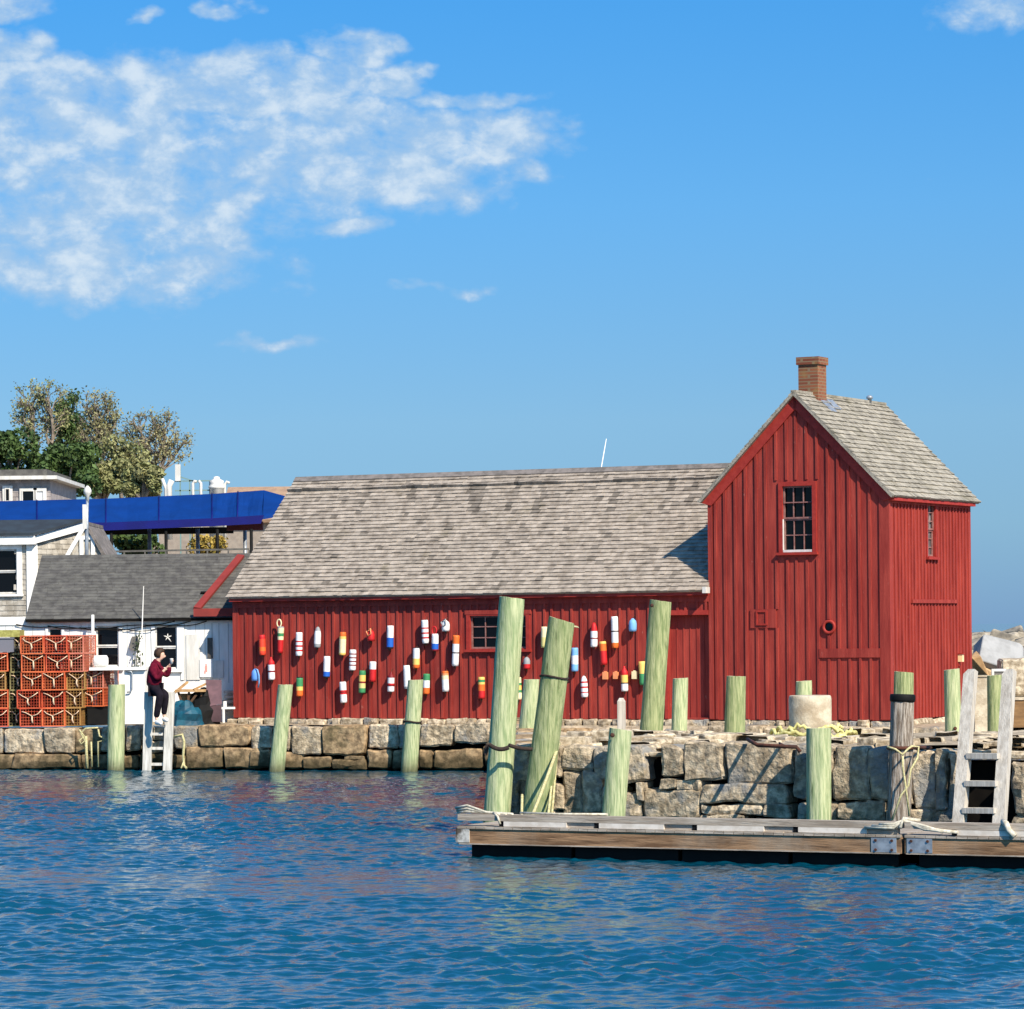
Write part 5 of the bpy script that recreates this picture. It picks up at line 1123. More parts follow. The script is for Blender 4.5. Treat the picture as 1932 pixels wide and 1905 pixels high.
# ------------------------------------------------------------------ wharf ladder and the things right of it
ld = thing('wharf_ladder', 'big timber ladder with square grey rails at the right end of the dock', 'ladder', P(1850, 1570, 46.2))
def rail(xt, xb, Yt, Yb, parent, w=.165, dpt=.14, ang=.5):
    a, b = P(xb, 1565, Yb), P(xt, 1274, Yt); d = (b-a).normalized(); a = a-d*.7; x = (Matrix.Rotation(-ang, 3, 'Z') @ Vector((1, 0, 0))); x = (x-d*x.dot(d)).normalized(); y = d.cross(x)
    m = MB(); c = lambda o, i, j, s_=1: o+x*w/2*i*s_+y*dpt/2*j*s_
    m.hexa([c(a, -1, -1), c(a, 1, -1), c(a, 1, 1), c(a, -1, 1), c(b, -1, -1), c(b, 1, -1), c(b, 1, 1), c(b, -1, 1)]); e = b+d*.07; m.hexa([c(b, -1, -1), c(b, 1, -1), c(b, 1, 1), c(b, -1, 1), c(e, -.2, -1), c(e, 1, -1), c(e, 1, 1), c(e, -.2, 1)])
    m.build('rail', timber, parent); return a, b, x
rail(1831, 1809, 46.5, 45.9, ld); rail(1904, 1885, 46.2, 45.6, ld)
for y, s_ in ((1426, 0), (1478, 1), (1529, 2)):
    k = (1565-y)/291; x0 = 1809+(1831-1809)*k+8; x1 = 1885+(1904-1885)*k-8; Yr = 45.85+.6*k; m = MB(); m.bar(P(x0, y, Yr), P(x1, y+.5, Yr-.3), .16, .075, 0); m.build('rung', timber, ld)
rb2 = MB()
pl = P(1851, 1375, 64.5); m = MB(); zt = P(1851, 1277, 64.5).z; gz_ = ground_z(pl.x, pl.y)-.1; m.hexa([Vector((pl.x+i*.13*k, 64.5+j*.13*k, z)) for z, k in ((gz_+.28, 1.1), (zt, .95)) for i, j in ((-1, -1), (1, -1), (1, 1), (-1, 1))]); m.box((pl.x-.2, 64.3, gz_), (pl.x+.2, 64.7, gz_+.14)); m.box((pl.x-.17, 64.33, gz_+.14), (pl.x+.17, 64.67, gz_+.28)); m.box((pl.x-.15, 64.35, zt), (pl.x+.15, 64.65, zt+.03))
solo(m, 'concrete_pillar', concrete, (pl.x, 64.5, gz_), 'square tan concrete pillar on a stepped base, between the ladder rails', 'pillar')
FQ = Frame((0, 66, 0), 0)
def fq(x0, x1, y0, y1): a = FQ.px(x0, y1); b = FQ.px(x1, y0); return (a[0], b[0], a[1], b[1])
brownp = mat('brown_plank', srgb(140, 108, 70), srgb(116, 88, 58), 3, (1, 1, 4), rough=.9); gl_ = mat('old_pane', srgb(110, 104, 96), rough=.3)
st_ = thing('planked_bin', 'brown planked bin with a pale rim behind the ladder rails', 'bin', (FQ.px(1890, 1390)[0], 66, 1.0))
r_ = fq(1866, 1990, 1320, 1392); m = MB(); m.fbox(FQ, r_[0], r_[1], 1.0, r_[3], -1.3, 0); m.build('body', brownp, st_)
m = MB(); m.fbox(FQ, r_[0]-.02, r_[1], r_[3], r_[3]+.05, -1.34, .03); m.build('rim', concrete, st_)
r2 = fq(1872, 1899, 1262, 1316); wf = thing('old_window', 'old white framed window leaning upright on the planked bin', 'window', (r2[0], 65.9, r_[3]+.05))
m = MB()
for q in ((r2[0], r2[0]+.05, r_[3]+.05, r2[3]), (r2[1]-.05, r2[1], r_[3]+.05, r2[3]), (r2[0]+.05, r2[1]-.05, r2[3]-.05, r2[3]), (r2[0]+.05, r2[1]-.05, r_[3]+.05, r_[3]+.1)): m.fbox(FQ, *q, -.1, -.04)
m.build('frame', offwhite, wf); m = MB(); m.fbox(FQ, r2[0]+.05, r2[1]-.05, r_[3]+.1, r2[3]-.05, -.08, -.065); m.build('pane', gl_, wf)
r3 = fq(1899, 2010, 1242, 1316); m = MB(); add_stone(m, FQ, r3[0], r3[1], r_[3]+.05, r3[3], -.5, .8, 0, .03, 77); solo(m, 'pale_stone_block', granite_pale, (r3[0], 66.5, r_[3]+.05), 'large pale square block on the planked bin at the right edge', 'stone block')

# loose stones lying about on top of the near wharf
m = MB(); rr = random.Random(44); FZ = Frame((0, 0, 0), 0)
for k in range(330):
    x = rr.uniform(.6, 12.5); y = WALLY(x)+rr.choice((rr.uniform(.5, 3), rr.uniform(.5, 19)))
    if y > far_wall_y(x)-.5: continue
    w = rr.uniform(.06, .26)*(1.5 if rr.random() < .15 else 1); h = w*rr.uniform(.35, .7); FZ.o = Vector((x, y, ground_z(x, y)-.03)); a = rr.uniform(0, 3.1); FZ.s = Vector((math.cos(a), math.sin(a), 0)); FZ.d = Vector((math.sin(a), -math.cos(a), 0))
    add_stone(m, FZ, -w, w, 0, h, w*.7, w*1.4, 0, .03, k)
o = m.build('wharf_rubble', granite_pale); tag(o, 'loose pale stones scattered over the wharf top', None, None, 'stuff')
# ------------------------------------------------------------------ breakwater
def boulder(c, rx, ry, rz_, rot, mtl, label, group=None, seed=1):
    rr = random.Random(seed); bm = bmesh.new(); pts = [Vector((rr.choice((-1, 1))*rr.uniform(.6, 1), rr.choice((-1, 1))*rr.uniform(.6, 1), rr.choice((-1, 1))*rr.uniform(.55, 1))) for _ in range(18)]
    for p in pts: bm.verts.new((p.x*rx, p.y*ry, p.z*rz_))
    bmesh.ops.convex_hull(bm, input=bm.verts); loose = [v for v in bm.verts if not v.link_faces]; bmesh.ops.delete(bm, geom=loose, context='VERTS'); bmesh.ops.bevel(bm, geom=list(bm.edges), offset=.06*min(rx, rz_), segments=1, affect='EDGES')
    me = bpy.data.meshes.new('boulder'); bm.to_mesh(me); bm.free(); me.materials.append(mtl); at = me.attributes.new('tone', 'FLOAT', 'FACE'); at.data.foreach_set('value', [rr.uniform(.8, 1.1)]*len(me.polygons))
    o = bpy.data.objects.new('boulder', me); COL.objects.link(o); o.location = c; o.rotation_euler = rot; return tag(o, label, 'boulder', group)
greyrock = mat('grey_slab', srgb(166, 166, 164), srgb(148, 148, 146), 3, rough=.95, bump=.3, bscale=6); tanrock = mat('tan_slab', srgb(196, 158, 110), srgb(166, 130, 90), 3, rough=.95, bump=.3, bscale=6)
c = P(1882, 1243, 80); boulder(c, .62, .5, .30, (R(50), R(18), R(10)), greyrock, 'large flat smooth grey boulder tilted towards the viewer, right of the shack', None, 2)
c = P(1848, 1262, 79.5); boulder(c, .15, .35, .42, (0, R(-22), 0), tanrock, 'narrow tan slab leaning beside the right wall of the shack', None, 3)
c = P(1866, 1278, 80); boulder(c, .45, .5, .25, (R(8), R(25), 0), granite_wet, 'dark shadowed boulder under the tilted grey one', None, 4)
bk = random.Random(12)
spots = []
for row, (Yr, yy, sz) in enumerate(((82, 1272, .5), (84, 1260, .5), (87, 1250, .5), (90, 1240, .52), (94, 1231, .55), (99, 1225, .55), (105, 1219, .6), (112, 1215, .6), (120, 1212, .65), (130, 1210, .65), (142, 1208, .7))):
    x = 1770
    while x < 2080:
        s_ = sz*bk.uniform(.4, .95); c = P(x, yy+bk.uniform(-5, 4), Yr+bk.uniform(-1.5, 1.5)); spots.append((c, s_))
        x += s_*1.5*F_PX/Yr
for c, s_ in spots:
    boulder(c, s_, s_*bk.uniform(.7, 1.1), s_*bk.uniform(.4, .75), (bk.uniform(-.3, .3), bk.uniform(-.3, .3), bk.uniform(0, 6.28)), rock, 'pale rough boulder heaped in the breakwater right of the shack', 'boulders of the breakwater', bk.randint(0, 99999))
# rubble core under the boulders
m = MB(); m.hexa([Vector(q) for q in ((9.3, 80, -1), (26, 80, -1), (40, 150, -1), (12.5, 150, -1), (9.6, 82, 1.0), (25, 82, 1.0), (38, 146, 1.7), (14, 146, 1.7))]); o = m.build('breakwater_core', rock); tag(o, 'rubble bank beneath the breakwater boulders', None, None, 'structure')

# ------------------------------------------------------------------ floating dock
dl_, dr_ = P(872, 1613, 45.0), P(1703, 1640, 42.0); dl_ = Pz(864, 1592, .17); dr_ = Pz(1703, 1611, .17)
dyaw = math.atan2(-(dr_.y-dl_.y), dr_.x-dl_.x); FDk = Frame((dl_.x, dl_.y, 0), dyaw); DL = (Vector((dr_.x, dr_.y, 0))-FDk.o).dot(FDk.s); print('dock', DL, math.degrees(dyaw))
sunlitdeck = mat('sunlit_deck_colour', srgb(226, 216, 202), srgb(204, 192, 176), 6, rough=.85)  # pale colour paints the sunlit deck glimpsed under the toe rail
def dock(name, label, s0, s1, cleat_s, brackets):
    root = thing(name, label, 'dock', FDk.p((s0+s1)/2, 0, -1.1), -dyaw); WD = 2.3
    m = MB(); m.fbox(FDk, s0, s1, .17, .375, -.05, 0); m.fbox(FDk, s0, s1, .17, .375, -WD, -WD+.05); m.fbox(FDk, s0, s0+.05, .17, .375, -WD+.05, -.05); m.fbox(FDk, s1-.05, s1, .17, .375, -WD+.05, -.05); m.build('side_board', fascia, root)
    m = MB(); m.fbox(FDk, s0+.02, s1-.02, .165, .18, .0, .012); m.build('rub_strip', deckwood, root)
    m = MB(); s = s0; rr = random.Random(int(s0*7)+3)
    while s < s1-.02: w = .14; m.fbox(FDk, s+.004, min(s+w, s1)-.004, .377, .412+rr.uniform(-.003, .003), -WD, .02, 0, rr.uniform(.85, 1.1)); s += w
    m.build('deck', deckwood, root)
    m = MB(); m.fbox(FDk, s0, s1, .49, .575, -.16, .0, 0); m.build('toe_rail', deckwood, root)
    s = s0+.62
    while s < s1-.1:
        m = MB(); m.fbox(FDk, s, s+.08, .413, .49, -.15, -.02, 0); m.build('rail_gap_block', black, root); e = min(s+1.02, s1-.02)
        m = MB(); m.fbox(FDk, s+.08, e, .418, .486, -.10, .006, 0); m.build('sunlit_deck_strip', sunlitdeck, root); m = MB(); m.fbox(FDk, e, min(e+.4, s1-.01), .413, .488, -.14, -.03, 0); m.build('rail_block', deckwood, root); s += 1.42  # pale strips stand in for sunlit deck showing below the rail
    m = MB(); s = s0+.15
    while s < s1-.3: e = min(s+1.5, s1-.08); m.fbox(FDk, s, e, -.35, .16, -WD+.15, -.12); s = e+.06
    m.build('float', black, root)
    for b_ in brackets: 
        m = MB(); m.fbox(FDk, b_, b_+.34, .185, .37, .0, .014)
        m.build('steel_bracket', galv, root); m2 = MB()
        for i in (.06, .28):
            for h in (.215, .335): m2.lathe(FDk.p(b_+i, h, .012), [(.02, 0), (.018, .016)], 8, FDk.d)
        m2.build('bolt', rust, root)
    return root
dock('floating_dock', 'near left section of the floating timber dock with black floats and a long toe rail', 0, DL-.02, [], [DL-.42])
bpy.data.objects['floating_dock']
dock('floating_dock', 'section of the floating dock cut by the right edge of the picture', DL+.03, DL+6, [], [DL+.06])
m = MB(); m.fbox(FDk, -.02, .18, .19, .385, -.08, .015); m.fbox(FDk, -.025, -.0, .19, .385, -.5, .015); m.build('worn_corner_plate', mat('worn_white_plate', srgb(206, 202, 192), srgb(90, 80, 70), 7, rough=.8), bpy.data.objects['floating_dock'])
m = MB(); rr = random.Random(9)
for k in range(3): m.tube([FDk.p(-.1+rr.uniform(0, .1), .59+.03*k, -.1), FDk.p(.12, .61+.04*k, -.05), FDk.p(.3+.05*k, .60, -.08), FDk.p(.5+.1*k, .585, -.1), FDk.p(.62+.1*k, .585, -.03)], .018, 6)
m.tube([FDk.p(.52, .6, -.05), FDk.p(.62, .55, .02), FDk.p(.66, .45, .03)], .016, 6); m.tube([FDk.p(.9, .6, -.1), FDk.p(1.5, .595, -.06), FDk.p(2.2, .6, -.1)], .016, 6)
whr = mat('white_rope', srgb(212, 205, 186), srgb(172, 164, 142), 20, rough=.95); solo(m, 'dock_line', whr, FDk.p(.2, .58, -.1), 'white mooring line tied on the left end of the dock', 'rope')
m = MB()
for k in range(3): m.tube([FDk.p(DL-.5+.1*k, .5+.02*k, .03), FDk.p(DL-.1, .50+.025*k, .035), FDk.p(DL+.0, .59, -.05), FDk.p(DL+.3, .49+.02*k, .03), FDk.p(DL+.75-.1*k, .46, .03)], .022, 6)
m.tube([FDk.p(DL-.02, .5, .03), FDk.p(DL+.0, .62, -.05), FDk.p(DL+.2, .59, -.12)], .024, 6); solo(m, 'lashing_rope', whr, FDk.p(DL, .5, .03), 'white rope lashing the two dock sections together', 'rope')
m = MB(); m.tube([FDk.p(DL+1.32, .6, -.05), FDk.p(DL+1.38, .58, .02), FDk.p(DL+1.42, .5, .04), FDk.p(DL+1.5, .42, .04)], .04, 8); solo(m, 'rope_stub', whr, FDk.p(DL+1.4, .5, .02), 'short thick white rope end hanging over the toe rail by the ladder', 'rope')

# ------------------------------------------------------------------ quay ladder, person
ql = thing('quay_ladder', 'pale timber ladder on the low quay, its rails rising above the wall top', 'ladder', P(300, 1455, 72.9))
YL = 73.15
for xt, xb in ((281, 277), (322, 315)):
    a, b = P(xb, 1475, YL), P(xt, 1306, YL); m = MB(); m.bar(a, b, .19, .15, 0, 1, (0, -1, 0)); m.build('rail', mat('pale_timber', srgb(216, 212, 202), srgb(176, 172, 162), 4, (6, 6, .6), rough=.85) if 'pale_timber' not in MATS else MATS['pale_timber'], ql)
for y in (1385, 1412, 1442): m = MB(); m.bar(P(285, y, YL+.02), P(308, y, YL+.02), .10, .06); m.build('rung', MATS['pale_timber'], ql)
# rope scraps on the low quay
def cbx(cx, cy, Y): return P(*zx(cx, cy), Y)
m = MB(); Yq = 73.5
m.tube([cbx(565, 1215, Yq), cbx(600, 1260, Yq), cbx(565, 1290, Yq), cbx(580, 1320, Yq), cbx(605, 1290, Yq), cbx(575, 1240, Yq), cbx(610, 1205, Yq), cbx(700, 1200, Yq)], .02, 6); m.tube([cbx(612, 1260, Yq), cbx(616, 1380, Yq), cbx(622, 1490, Yq)], .035, 6); m.tube([cbx(650, 1300, Yq), cbx(655, 1480, Yq)], .02, 6); m.tube([cbx(700, 1210, Yq), cbx(708, 1260, Yq), cbx(760, 1285, Yq), cbx(700, 1300, Yq), cbx(700, 1480, Yq)], .022, 6)
solo(m, 'hanging_rope', rope, cbx(640, 1205, Yq), 'tangle of pale ropes hanging down the quay wall left of the green post', 'rope')
Fx = MB(); Fx.tube([cbx(1240, 1265, 73.1), cbx(1300, 1250, 73.05), cbx(1312, 1300, 73.0), cbx(1305, 1400, 73.0), cbx(1310, 1470, 73.0), cbx(1330, 1490, 72.95)], .03, 6); Fx.tube([cbx(1310, 1440, 72.8), cbx(1290, 1490, 72.7)], .02, 6)
solo(Fx, 'frayed_rope', rope, cbx(1300, 1250, 72.8), 'thick frayed rope hanging down the quay wall just right of the ladder', 'rope')
def quay_strap(x, y0, y1, lab):
    m = MB(); s, h1 = FW.px(x, y0, .1); _, h0 = FW.px(x, y1, .1); m.fbox(FW, s-.1, s+.1, h0, h1, .02, .14); solo(m, 'dark_timber_fender', black, FW.p(s, h0, .1), lab, 'timber')
# skin-modelled figure
def skinned(name, joints, edges, mtl, parent, sub=2):
    me = bpy.data.meshes.new(name); base = parent_world(parent).inverted(); keys = list(joints); me.from_pydata([base @ Vector(joints[k][0]) for k in keys], [(keys.index(a), keys.index(b)) for a, b in edges], [])
    o = bpy.data.objects.new(name, me); COL.objects.link(o); o.parent = parent; me.materials.append(mtl)
    sk = o.modifiers.new('skin', 'SKIN'); sk.use_smooth_shade = True
    for i, k in enumerate(keys): v = me.skin_vertices[0].data[i]; v.radius = (joints[k][1], joints[k][2] if len(joints[k]) > 2 else joints[k][1]); v.use_root = (i == 0)
    ss = o.modifiers.new('smooth', 'SUBSURF'); ss.levels = sub; ss.render_levels = sub; return o
YP = 72.95
def pp(cx, cy, dy=0): return P(*cc_(cx, cy), YP+dy)
person = thing('person', 'person in maroon hoodie and dark trousers perched on the quay ladder, hands at the face', 'person', pp(500, 1310))
J = {'pelvis': (pp(470, 800), .14, .12), 'belly': (pp(460, 700), .13, .11), 'chest': (pp(470, 570), .16, .12), 'neckb': (pp(500, 480), .07), 'neck': (pp(520, 440), .055), 'head': (pp(548, 375), .088, .095), 'crown': (pp(540, 325), .08, .085), 'jaw': (pp(575, 405, -.01), .058), 'nose': (pp(618, 385, -.01), .018),
     'shN': (pp(430, 520, -.15), .06), 'elN': (pp(500, 690, -.22), .045), 'wrN': (pp(585, 575, -.2), .03), 'haN': (pp(605, 545, -.18), .035),
     'shF': (pp(510, 520, .15), .06), 'elF': (pp(640, 640, .12), .045), 'wrF': (pp(665, 510, .06), .03), 'haF': (pp(672, 475, .03), .035),
     'hipN': (pp(475, 805, -.1), .085), 'knN': (pp(545, 880, -.34), .06), 'anN': (pp(490, 1190, -.25), .042), 'toN': (pp(560, 1285, -.3), .04),
     'hipF': (pp(490, 805, .1), .085), 'knF': (pp(620, 875, -.1), .06), 'anF': (pp(590, 1150, .0), .042), 'toF': (pp(640, 1240, -.02), .04)}
Ed = [('pelvis', 'belly'), ('belly', 'chest'), ('chest', 'neckb'), ('neckb', 'neck'), ('neck', 'head'), ('head', 'crown'), ('head', 'jaw'), ('head', 'nose'), ('chest', 'shN'), ('shN', 'elN'), ('elN', 'wrN'), ('wrN', 'haN'), ('chest', 'shF'), ('shF', 'elF'), ('elF', 'wrF'), ('wrF', 'haF'), ('pelvis', 'hipN'), ('hipN', 'knN'), ('knN', 'anN'), ('anN', 'toN'), ('pelvis', 'hipF'), ('hipF', 'knF'), ('knF', 'anF'), ('anF', 'toF')]
for h, s_ in (('haN', -1), ('haF', 1)):
    c = J[h][0]
    for k in range(4): f = f'{h}f{k}'; J[f] = (c+Vector((.05+.01*(k % 2), (k-1.5)*.02, .05-.012*abs(k-1.5))), .009); Ed.append((h, f)); J[f+'t'] = (c+Vector((.075, (k-1.5)*.021, .085-.015*abs(k-1.5))), .008); Ed.append((f, f+'t'))
    J[h+'th'] = (c+Vector((.05, s_*-.01, -.02)), .01); Ed.append((h, h+'th'))
skinned('body', J, Ed, skin, person)
for dy in (-.035, .02):
    m = MB(); m.lathe(pp(606, 362, dy), [(.001, -.012), (.011, 0), (.001, .012)], 8); m.build('eye', hairm, person)
HJ = {k: (J[k][0], r_, q_) for k, r_, q_ in (('pelvis', .205, .19), ('belly', .215, .19), ('chest', .235, .19), ('neckb', .115, .105), ('shN', .11, .11), ('elN', .088, .088), ('wrN', .06, .06), ('shF', .10, .10), ('elF', .085, .085), ('wrF', .06, .06))}
HJ['hood'] = (pp(440, 440), .085, .11); HJ['neckc'] = (pp(505, 455), .085, .085)
skinned('hoodie', HJ, [('pelvis', 'belly'), ('belly', 'chest'), ('chest', 'neckb'), ('neckb', 'neckc'), ('neckb', 'hood'), ('chest', 'shN'), ('shN', 'elN'), ('elN', 'wrN'), ('chest', 'shF'), ('shF', 'elF'), ('elF', 'wrF')], hoodie, person)
TJ = {'pelvis': (pp(470, 810), .16, .15), 'hipN': (pp(475, 815, -.1), .115), 'knN': (J['knN'][0], .095), 'anN': (J['anN'][0], .07), 'hipF': (pp(490, 815, .1), .11), 'knF': (J['knF'][0], .09), 'anF': (J['anF'][0], .065)}
skinned('trousers', TJ, [('pelvis', 'hipN'), ('hipN', 'knN'), ('knN', 'anN'), ('pelvis', 'hipF'), ('hipF', 'knF'), ('knF', 'anF')], trouser, person)
shoem = mat('white_shoe', srgb(232, 230, 226), rough=.6, tone=False)
for a, t_ in (('anN', 'toN'), ('anF', 'toF')):
    p0, p1 = J[a][0], J[t_][0]; heel = p0+Vector((-.02, .03, -.10)); toe = Vector((p1.x+.02, p1.y-.1, heel.z-.02))
    skinned('shoe', {'heel': (heel, .06, .07), 'mid': ((heel+toe)/2+Vector((0, 0, .015)), .062, .062), 'toe': (toe, .045, .04)}, [('heel', 'mid'), ('mid', 'toe')], shoem, person)
hd = J['head'][0]; m = MB(); rr = random.Random(4)
vs = []; fs = []; n1, n2 = 14, 8; hc_ = pp(535, 345); 
for i in range(n2+1):
    for j in range(n1):
        a = 2*math.pi*j/n1; t_ = -.5+1.5*i/n2; z = math.sin(t_*math.pi/2); rad = math.cos(t_*math.pi/2); k = .128+.012*mnoise.noise(Vector((a*2, t_*4, 1))); fx = math.cos(a)*rad
        if z < .25 and fx > .35: fx *= .35
        vs.append(hc_+Vector((fx*k*1.02, math.sin(a)*rad*k*.92, z*k*1.0)))
for i in range(n2):
    for j in range(n1): fs.append((i*n1+j, i*n1+(j+1) % n1, (i+1)*n1+(j+1) % n1, (i+1)*n1+j))
m.mesh(vs, fs, 0, 1, True); m.build('hair', hairm, person)
m = MB(); c = J['haF'][0]+Vector((.035, -.01, .05)); m.lathe(c-Vector((0, 0, .06)), [(.032, 0), (.04, .11), (.042, .115), (.02, .12)], 16); solo(m, 'paper_cup', white, c-Vector((0, 0, .06)), 'white paper cup held up by the seated person', 'cup')

# ------------------------------------------------------------------ lobster buoys on the red wall
cols = {'w': srgb(232, 230, 228), 'r': srgb(196, 30, 34), 'o': srgb(232, 108, 40), 'O': srgb(226, 66, 40), 'y': srgb(240, 196, 104), 'c': srgb(240, 222, 176), 'g': srgb(62, 138, 86), 'b': srgb(30, 96, 190), 'l': srgb(120, 176, 224), 'k': srgb(36, 26, 28), 'a': srgb(150, 152, 152), 'd': srgb(120, 20, 26), 'p': srgb(236, 150, 100), 's': srgb(92, 146, 216), 'm': srgb(214, 200, 128)}
BM = {k: mat('buoy_paint_'+{'w': 'white', 'r': 'red', 'o': 'orange', 'O': 'red_orange', 'y': 'amber', 'c': 'cream', 'g': 'green', 'b': 'blue', 'l': 'light_blue', 'k': 'black', 'a': 'grey', 'd': 'dark_red', 'p': 'pale_orange', 's': 'sky_blue', 'm': 'straw'}[k], v, tuple(c*.8 for c in v[:3])+(1,), 12, lo=.45, hi=.8, rough=.6, c3=tuple(min(1, c*.6+.06) for c in v[:3])+(1,), s3=16, lo3=.66, hi3=.8) for k, v in cols.items()}
def Z4(cx, cy): return (422.1+.2648*cx, 1119.1+.2648*cy)
def Z5(cx, cy): return (831.4+.2648*cx, 1087.2+.2648*cy)
def buoy(zm, cx, cy0, cy1, shape, bands, label, loop=None, w=50, tag_=None):
    x, y0 = zm(cx, cy0); _, y1 = zm(cx, cy1); s, h1 = FL.px(x, y0, .11); _, h0 = FL.px(x, y1, .11); L = h1-h0; r = w*.2648/2*71.8/F_PX
    s += rnd.uniform(-.004, .004)
    root = thing('lobster_buoy', label, 'buoy', FL.p(s, h0, .035+r), 0, 'lobster buoys hung on the red wall'); m = MB(); lean = rnd.uniform(-.06, .06)
    ax = (FL.h+FL.s*lean).normalized(); prof = []; mis = []; keys = []
    h = L
    tot = sum(f for _, f in bands)
    def mi(k):
        if k not in keys: keys.append(k)
        return keys.index(k)
    seq = []; cur = 0
    for k, f in bands[::-1]: seq.append((cur*L, (cur+f/tot)*L, k)); cur += f/tot
    rad = {'box': lambda t_: 1 if .04 < t_ < .96 else .9, 'dome': lambda t_: (.9 if t_ < .05 else 1) if t_ < .55 else max(.16, math.sqrt(max(0, 1-((t_-.55)/.46)**2))), 'spike': lambda t_: (.92 if t_ < .04 else 1) if t_ < .78 else (1-.62*(t_-.78)/.12 if t_ < .9 else .3), 'taper': lambda t_: .78+.22*t_ if t_ < .97 else .9}[shape]
    for a, b, k in seq:
        n = 5
        for i in range(n):
            t0, t1 = a+(b-a)*i/n, a+(b-a)*(i+1)/n
            if not prof: prof.append((r*rad(0), 0))
            prof.append((r*rad(min(1, t1/L)), t1)); mis.append(mi(k))
    m.lathe(FL.p(s, h0, .035+r), prof, 14, ax, 0, 1, mis)
    m.build('body', [BM[k] for k in keys], root)
    t2 = MB(); t2.tube([FL.p(s, h0-.05, .035+r), FL.p(s, h0+.02, .035+r)], .02, 6); t2.build('spindle', MATS['worn_brown_wood'], root)
    if loop:
        kind, col = loop; lm = MB()
        top = FL.p(s, h1, .035+r)
        if kind == 'loop': pts = [top+FL.s*(.055*math.sin(q))+FL.h*(.075-.085*math.cos(q))+FL.d*.03 for q in np.linspace(.3, 6.0, 16)]
        elif kind == 'tail': pts = [top+FL.s*.0, top+FL.s*.09+FL.h*-.02+FL.d*.05, top+FL.s*.13-FL.h*.15+FL.d*.05, top+FL.s*.12-FL.h*.3+FL.d*.03, top+FL.s*.08-FL.h*.42]
        else: pts = [top-FL.s*.02, top-FL.s*.09+FL.d*.05-FL.h*.05, top-FL.s*.02+FL.d*.09-FL.h*.14, top+FL.s*.05+FL.d*.1-FL.h*.09, top+FL.s*.03+FL.d*.08+FL.h*.02, top-FL.s*.03+FL.d*.06]
        lm.tube(pts, .016, 6); lm.build('rope_loop', BM[col], root)
    nl = MB(); nl.tube([FL.p(s, h1-.02, .035+r), FL.p(s, h1+.05, .03), FL.p(s, h1+.06, .0)], .007, 5); nl.build('hanger', rust, root)
    return root
B4, B5 = lambda *a, **k: buoy(Z4, *a, **k), lambda *a, **k: buoy(Z5, *a, **k)
B4(275, 298, 442, 'box', [('r', .2), ('O', .4), ('o', .2), ('O', .2)], 'red orange buoy nearest the top left corner of the red wall')
B4(400, 238, 428, 'taper', [('a', .05), ('c', .2), ('g', .12), ('c', .13), ('r', .5)], 'cream and green buoy with a red lower half and a rope loop on top', loop=('loop', 'c'))
B4(535, 280, 447, 'box', [('w', .37), ('r', .06), ('w', .13), ('r', .08), ('w', .12), ('r', .07), ('w', .2)], 'white buoy with three thin red stripes, third from the left in the top row')
B4(665, 240, 387, 'dome', [('a', .2), ('w', .62), ('a', .18)], 'white buoy with a grey dome top and grey base')
B4(340, 455, 618, 'spike', [('r', .34), ('w', .26), ('d', .07), ('w', .33)], 'buoy with a pointed red top over two white blocks, near the blue rounded buoy')
B4(225, 540, 625, 'dome', [('s', 1)], 'small rounded blue buoy with a pale rope tail at the left end', loop=('tail', 'l'), w=52)
B4(540, 598, 735, 'box', [('k', .05), ('g', .45), ('y', .2), ('o', .3)], 'green over orange buoy low on the wall right of the leftmost leaning post')
B4(730, 450, 602, 'box', [('w', .72), ('b', .22), ('k', .06)], 'mostly white buoy with a short blue bottom')
B4(845, 278, 442, 'box', [('o', .18), ('y', .12), ('c', .6), ('y', .1)], 'cream buoy with an orange top in the upper row')
B4(915, 403, 550, 'box', [('w', .18), ('d', .06), ('w', .12), ('d', .06), ('w', .12), ('d', .06), ('w', .12), ('d', .06), ('w', .22)], 'white buoy with four thin dark stripes')
B4(1050, 260, 342, 'dome', [('r', 1)], 'small round red buoy wound with its own rope', loop=('knot', 'p'), w=56)
B4(983, 552, 712, 'box', [('g', .2), ('y', .28), ('d', .08), ('m', .22), ('g', .22)], 'green and amber buoy with a thin dark line at its middle')
B4(1057, 488, 632, 'box', [('w', .38), ('r', .62)], 'white over red buoy in the middle row')
B4(855, 632, 782, 'box', [('w', .4), ('r', .07), ('d', .05), ('r', .08), ('w', .4)], 'white buoy with a red middle, lowest of all on the left half')
B4(1183, 232, 397, 'box', [('w', .52), ('b', .4), ('k', .08)], 'half white half blue buoy in the top row')
B4(1190, 560, 703, 'spike', [('d', .3), ('w', .28), ('r', .07), ('d', .08), ('w', .27)], 'dark topped spiked buoy with two white blocks, left of the banded post')
B4(1307, 515, 682, 'box', [('w', .9), ('a', .1)], 'plain long white buoy half behind the banded quay post')
B4(1370, 388, 535, 'box', [('k', .03), ('w', .5), ('y', .3), ('o', .17)], 'white over amber buoy above the banded quay post')
B4(1437, 192, 358, 'box', [('w', .32), ('r', .06), ('w', .15), ('r', .07), ('w', .13), ('r', .07), ('w', .2)], 'white buoy with three red stripes, near the small window')
B4(1505, 290, 415, 'box', [('w', .56), ('b', .32), ('d', .12)], 'white over blue buoy with a red rope loop on top', loop=('loop', 'r'))
B4(1583, 193, 272, 'dome', [('w', 1)], 'small white bell shaped buoy with a dark squiggle', loop=('knot', 'a'), w=58)
B4(1442, 575, 720, 'box', [('g', .32), ('w', .36), ('o', .32)], 'green, white and orange buoy half behind the banded quay post')
B4(1580, 555, 702, 'box', [('o', .12), ('p', .1), ('c', .2), ('w', .58)], 'cream buoy with a small orange top, lower row left of the window')
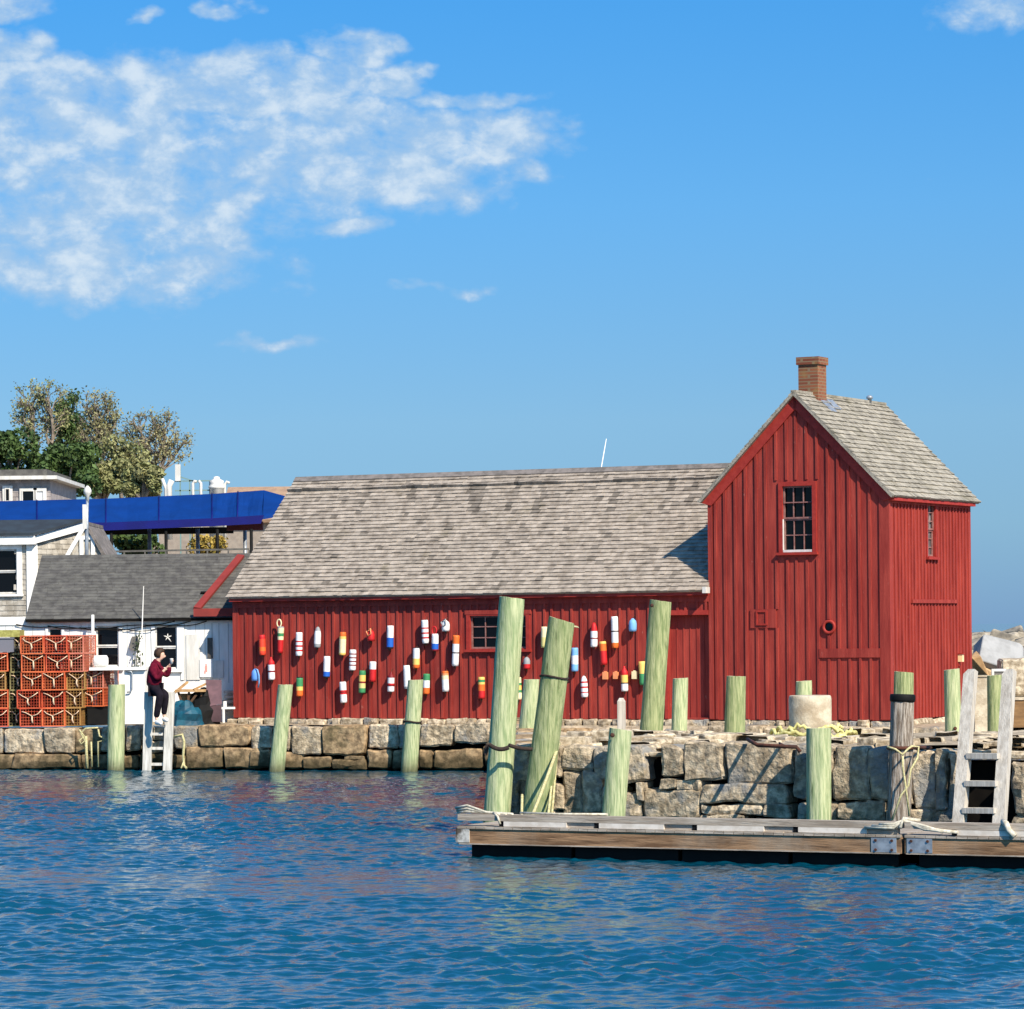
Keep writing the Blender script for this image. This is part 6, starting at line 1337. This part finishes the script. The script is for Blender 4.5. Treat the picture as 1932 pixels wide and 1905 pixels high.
B4(1647, 300, 520, 'box', [('o', .28), ('w', .27), ('k', .04), ('w', .41)], 'tall orange and white buoy beside the small window')
B4(1835, 598, 752, 'box', [('y', .12), ('g', .12), ('y', .1), ('o', .3), ('r', .36)], 'green and amber buoy with a red bottom below the window')
B5(613, 575, 660, 'dome', [('a', .6), ('r', .4)], 'small grey domed buoy with a red base right of the tallest leaning post', w=50)
B5(555, 720, 880, 'box', [('c', .25), ('g', .12), ('y', .2), ('g', .12), ('c', .31)], 'cream and green buoy partly hidden by the tallest leaning post')
B5(738, 360, 510, 'box', [('c', .5), ('m', .5)], 'pale straw coloured buoy mostly hidden by the splintered leaning post')
B5(955, 510, 678, 'box', [('l', .33), ('w', .37), ('l', .3)], 'light blue buoy with a white middle, right of the splintered post')
B5(1092, 330, 505, 'dome', [('r', .35), ('w', .27), ('d', .05), ('w', .33)], 'buoy with a rounded red top over two white blocks, right half of the wall')
B5(1163, 465, 632, 'box', [('y', .1), ('o', .3), ('r', .6)], 'orange over red buoy in the right half of the wall')
B5(1240, 287, 512, 'box', [('w', .45), ('k', .04), ('w', .34), ('o', .17)], 'long white buoy with a dark line and an orange foot')
B5(1370, 300, 393, 'dome', [('l', 1)], 'small domed light blue buoy, rightmost of the top row', w=56)
B5(1025, 710, 862, 'dome', [('w', .26), ('r', .08), ('w', .16), ('r', .08), ('w', .18), ('r', .05), ('w', .2)], 'white buoy with a rounded top and three red stripes, low in the right half')
B5(1310, 640, 820, 'spike', [('r', .36), ('y', .3), ('k', .05), ('w', .3)], 'red spiked buoy over amber and white blocks, above the square grey post')
B5(1442, 607, 775, 'box', [('y', .52), ('g', .48)], 'amber over green buoy half behind the tall post by the door')
def block(cx, cy0, cy1, lab, w=30):
    x0, y0 = Z5(cx-w/2, cy0); x1, y1 = Z5(cx+w/2, cy1); a = FL.px(x0, y1, .1); b = FL.px(x1, y0, .1); m = MB(); m.fbox(FL, a[0], b[0], a[1], b[1], .03, .12); m.fbox(FL, a[0]+.03, b[0]-.03, b[1], b[1]+.02, .05, .1); solo(m, 'wooden_float', BM['p'] if cx < 1300 else BM['c'], FL.p(a[0], a[1], .08), lab, 'float', 'small floats on the red wall')
block(1170, 683, 735, 'small faded pink block float, left of a pair on the wall'); block(1245, 683, 732, 'small faded pink block float, right of a pair on the wall'); block(1380, 678, 732, 'small cream block float right of the red spiked buoy', 34)
